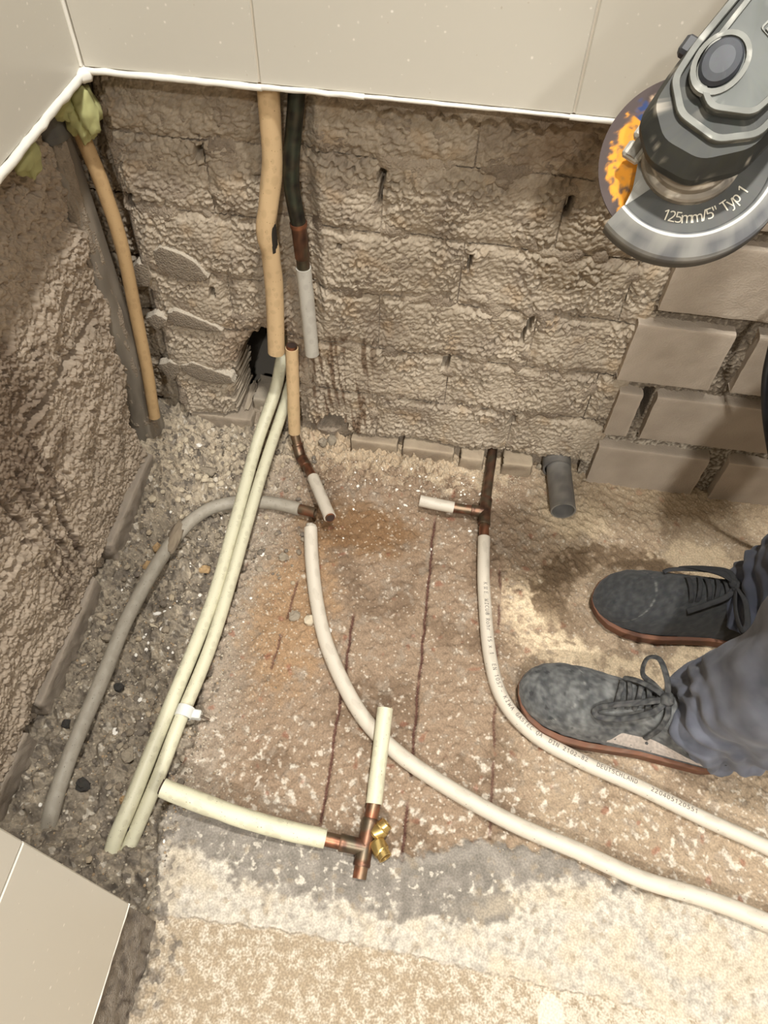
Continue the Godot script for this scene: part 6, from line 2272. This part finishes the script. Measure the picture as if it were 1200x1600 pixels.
	for b in bows:
		put(o, "lace_bow", lc.call(tube(spline(b, 8), 0.0040, 10, Color.WHITE, null, false, 0.42)).mesh(), lm)

func seam_depth(t: float, a: float) -> float:      # raised overlays and stitched creases of the upper
	var d := 0.0
	var side := absf(a - PI / 2)
	var cap := 0.735 + 0.085 * side * side                       # toe overlay
	d += 0.0012 * smoothstep(cap - 0.004, cap + 0.004, t)
	var flank := 0.62 - 0.10 * smoothstep(0.25, 1.2, side)
	d += 0.0010 * smoothstep(0.62, 0.66, side) * (1.0 - smoothstep(flank + 0.06, flank + 0.07, t))
	d -= 0.0030 * smoothstep(0.42, 0.46, t) * (1.0 - smoothstep(0.63, 0.66, t)) * (1.0 - smoothstep(0.34, 0.42, side))      # the sunken tongue
	for k in 3:
		var c := 0.685 + k * 0.022 + 0.03 * side
		d -= 0.0010 * (1.0 - smoothstep(0.0, 0.006, absf(t - c))) * (1.0 - smoothstep(0.5, 0.9, side))
	return d

func suede_color(t: float, a: float, d: float, p: Vector3, dust: float) -> Color:
	var n := N_suede_a.get_noise_3d(p.x, p.y + dust, p.z)
	var f := N_suede_b.get_noise_3d(p.x, p.y, p.z + dust)
	var c := K(56, 57, 59).lerp(K(42, 43, 45), clampf(0.5 + n, 0, 1))
	c = c * lerpf(0.68, 1.0, dust)  # base colour made darker on the farther shoe, apart from dust
	c = c.lerp(K(138, 138, 135), clampf(dust * (0.36 + n * 0.42 + f * 0.55), 0, 0.8))
	c = c.lerp(K(128, 126, 120), clampf((0.25 - dust) * 0.5 * (0.1 + f), 0, 1))
	var spot := N_suede_spot.get_noise_3d(p.x, p.y, p.z + dust)
	if spot < -0.80:
		c = c.lerp(K(40, 41, 43), 0.7)
	# dust caught in the seams
	var cap := 0.735 + 0.085 * absf(a - PI / 2) * absf(a - PI / 2)
	c = c.lerp(K(176, 174, 166), (1.0 - smoothstep(0.0, 0.006, absf(t - cap))) * (0.25 + dust * 0.3) * smoothstep(-0.3, 0.3, f))
	return c

func make_noises():
	N_edge = noise("edge", 90.0, 3)
	N_wob = noise("wob", 45.0, 8)
	N_swell = noise("swell", 9.0, 2)
	N_worn = noise("worn", 13.0, 21)
	N_warp = noise("warp", 70.0, 9)
	N_pebble = noise("pebble", 128.0, 4, FastNoiseLite.TYPE_CELLULAR)
	N_pebble2 = noise("pebble2", 210.0, 14, FastNoiseLite.TYPE_CELLULAR)
	N_pit = noise("pit", 85.0, 12)
	N_fine = noise("fine", 420.0, 6)
	N_pebble_tone = noise("pebble_tone", 128.0, 4, FastNoiseLite.TYPE_CELLULAR, 1, FastNoiseLite.RETURN_CELL_VALUE)
	N_patch = noise("patch", 11.0, 31, FastNoiseLite.TYPE_SIMPLEX_SMOOTH, 3)
	N_ochre = noise("ochre", 16.0, 77, FastNoiseLite.TYPE_SIMPLEX_SMOOTH, 2)
	N_streak = noise("streak", 1.0, 55, FastNoiseLite.TYPE_SIMPLEX_SMOOTH, 2)
	N_smear = noise("smear", 20.0, 41, FastNoiseLite.TYPE_SIMPLEX_SMOOTH, 2)
	N_mortar = noise("mortar", 240.0, 43, FastNoiseLite.TYPE_SIMPLEX_SMOOTH, 3)
	N_brick_tone = noise("brick_tone", 1.0, 17)
	N_crumb = noise("crumb", 160.0, 47, FastNoiseLite.TYPE_SIMPLEX_SMOOTH, 3)
	N_swell2 = noise("swell2", 24.0, 48)
	N_edge2 = noise("edge2", 160.0, 71)
	N_left_swell = noise("left_swell", 6.0, 102, FastNoiseLite.TYPE_SIMPLEX_SMOOTH, 2)
	N_left_worn = noise("left_worn", 9.0, 121, FastNoiseLite.TYPE_SIMPLEX_SMOOTH, 2)
	N_tear = noise("tear", 14.0, 131, FastNoiseLite.TYPE_SIMPLEX_SMOOTH, 3)
	N_edge3 = noise("edge3", 22.0, 5, FastNoiseLite.TYPE_SIMPLEX_SMOOTH, 3)
	N_left_patch = noise("left_patch", 8.0, 131, FastNoiseLite.TYPE_SIMPLEX_SMOOTH, 3)
	N_left_damp = noise("left_damp", 18.0, 141, FastNoiseLite.TYPE_SIMPLEX_SMOOTH, 3)
	N_trowel = noise("trowel", 30.0, 151, FastNoiseLite.TYPE_SIMPLEX_SMOOTH, 3)
	N_trowel_tone = noise("trowel_tone", 26.0, 152, FastNoiseLite.TYPE_SIMPLEX_SMOOTH, 4)
	N_f_edge = noise("f_edge", 45.0, 201, FastNoiseLite.TYPE_SIMPLEX_SMOOTH, 3)
	N_f_fine = noise("f_fine", 300.0, 203, FastNoiseLite.TYPE_SIMPLEX_SMOOTH, 2)
	N_f_swell = noise("f_swell", 9.0, 204, FastNoiseLite.TYPE_SIMPLEX_SMOOTH, 2)
	N_f_lump = noise("f_lump", 62.0, 205, FastNoiseLite.TYPE_SIMPLEX_SMOOTH, 3)
	N_f_blister = noise("f_blister", 55.0, 207, FastNoiseLite.TYPE_CELLULAR)
	N_f_cutwob = noise("f_cutwob", 25.0, 208)
	N_f_cutgap = noise("f_cutgap", 14.0, 209)
	N_f_grit = noise("f_grit", 95.0, 210, FastNoiseLite.TYPE_CELLULAR)
	N_f_grit2 = noise("f_grit2", 190.0, 211, FastNoiseLite.TYPE_CELLULAR)
	N_f_heap = noise("f_heap", 17.0, 212, FastNoiseLite.TYPE_SIMPLEX_SMOOTH, 2)
	N_f_big = noise("f_big", 7.0, 221, FastNoiseLite.TYPE_SIMPLEX_SMOOTH, 4)
	N_f_mid = noise("f_mid", 34.0, 222, FastNoiseLite.TYPE_SIMPLEX_SMOOTH, 4)
	N_f_dot = noise("f_dot", 150.0, 223, FastNoiseLite.TYPE_CELLULAR)
	N_f_tone = noise("f_tone", 150.0, 223, FastNoiseLite.TYPE_CELLULAR, 1, FastNoiseLite.RETURN_CELL_VALUE)
	N_f_grey = noise("f_grey", 12.0, 224)
	N_f_white = noise("f_white", 60.0, 225, FastNoiseLite.TYPE_SIMPLEX_SMOOTH, 4)
	N_f_red = noise("f_red", 40.0, 226)
	N_f_salt = noise("f_salt", 26.0, 227, FastNoiseLite.TYPE_SIMPLEX_SMOOTH, 5)
	N_f_lace = noise("f_lace", 75.0, 228, FastNoiseLite.TYPE_SIMPLEX_SMOOTH, 4)
	N_f_warm = noise("f_warm", 14.0, 229, FastNoiseLite.TYPE_SIMPLEX_SMOOTH, 3)
	N_f_spot = noise("f_spot", 48.0, 230, FastNoiseLite.TYPE_CELLULAR)
	N_f_grit_tone = noise("f_grit_tone", 190.0, 211, FastNoiseLite.TYPE_CELLULAR, 1, FastNoiseLite.RETURN_CELL_VALUE)
	N_f_soot = noise("f_soot", 30.0, 232, FastNoiseLite.TYPE_SIMPLEX_SMOOTH, 4)
	N_beyond = noise("beyond", 0.02, 240, FastNoiseLite.TYPE_SIMPLEX_SMOOTH, 5)
	N_copper = noise("copper", 60.0, 311, FastNoiseLite.TYPE_SIMPLEX_SMOOTH, 3)
	N_copper2 = noise("copper2", 45.0, 312)
	N_pipe_wob = noise("pipe_wob", 3.0, 321)
	N_smear_pipe = noise("smear_pipe", 1.0, 331, FastNoiseLite.TYPE_SIMPLEX_SMOOTH, 3)
	N_pvc_tone = noise("pvc_tone", 14.0, 371, FastNoiseLite.TYPE_SIMPLEX_SMOOTH, 3)
	N_torn = noise("torn", 1.0, 381)
	N_dust_a = noise("dust_a", 30.0, 401, FastNoiseLite.TYPE_SIMPLEX_SMOOTH, 4)
	N_dust_b = noise("dust_b", 55.0, 402, FastNoiseLite.TYPE_SIMPLEX_SMOOTH, 4)
	N_disc_wear = noise("disc_wear", 120.0, 411, FastNoiseLite.TYPE_SIMPLEX_SMOOTH, 4)
	N_disc_wear2 = noise("disc_wear2", 45.0, 412, FastNoiseLite.TYPE_SIMPLEX_SMOOTH, 3)
	N_knit = noise("knit", 30.0, 471)
	N_trouser = noise("trouser", 22.0, 481, FastNoiseLite.TYPE_SIMPLEX_SMOOTH, 4)
	N_fold = noise("fold", 1.0, 482, FastNoiseLite.TYPE_SIMPLEX_SMOOTH, 2)
	N_suede_n = noise("suede_n", 120.0, 491, FastNoiseLite.TYPE_SIMPLEX_SMOOTH, 2)
	N_sole_n = noise("sole_n", 45.0, 492, FastNoiseLite.TYPE_SIMPLEX_SMOOTH, 3)
	N_suede_a = noise("suede_a", 26.0, 495, FastNoiseLite.TYPE_SIMPLEX_SMOOTH, 4)
	N_suede_b = noise("suede_b", 90.0, 496, FastNoiseLite.TYPE_SIMPLEX_SMOOTH, 3)
	N_suede_spot = noise("suede_spot", 60.0, 497, FastNoiseLite.TYPE_CELLULAR)
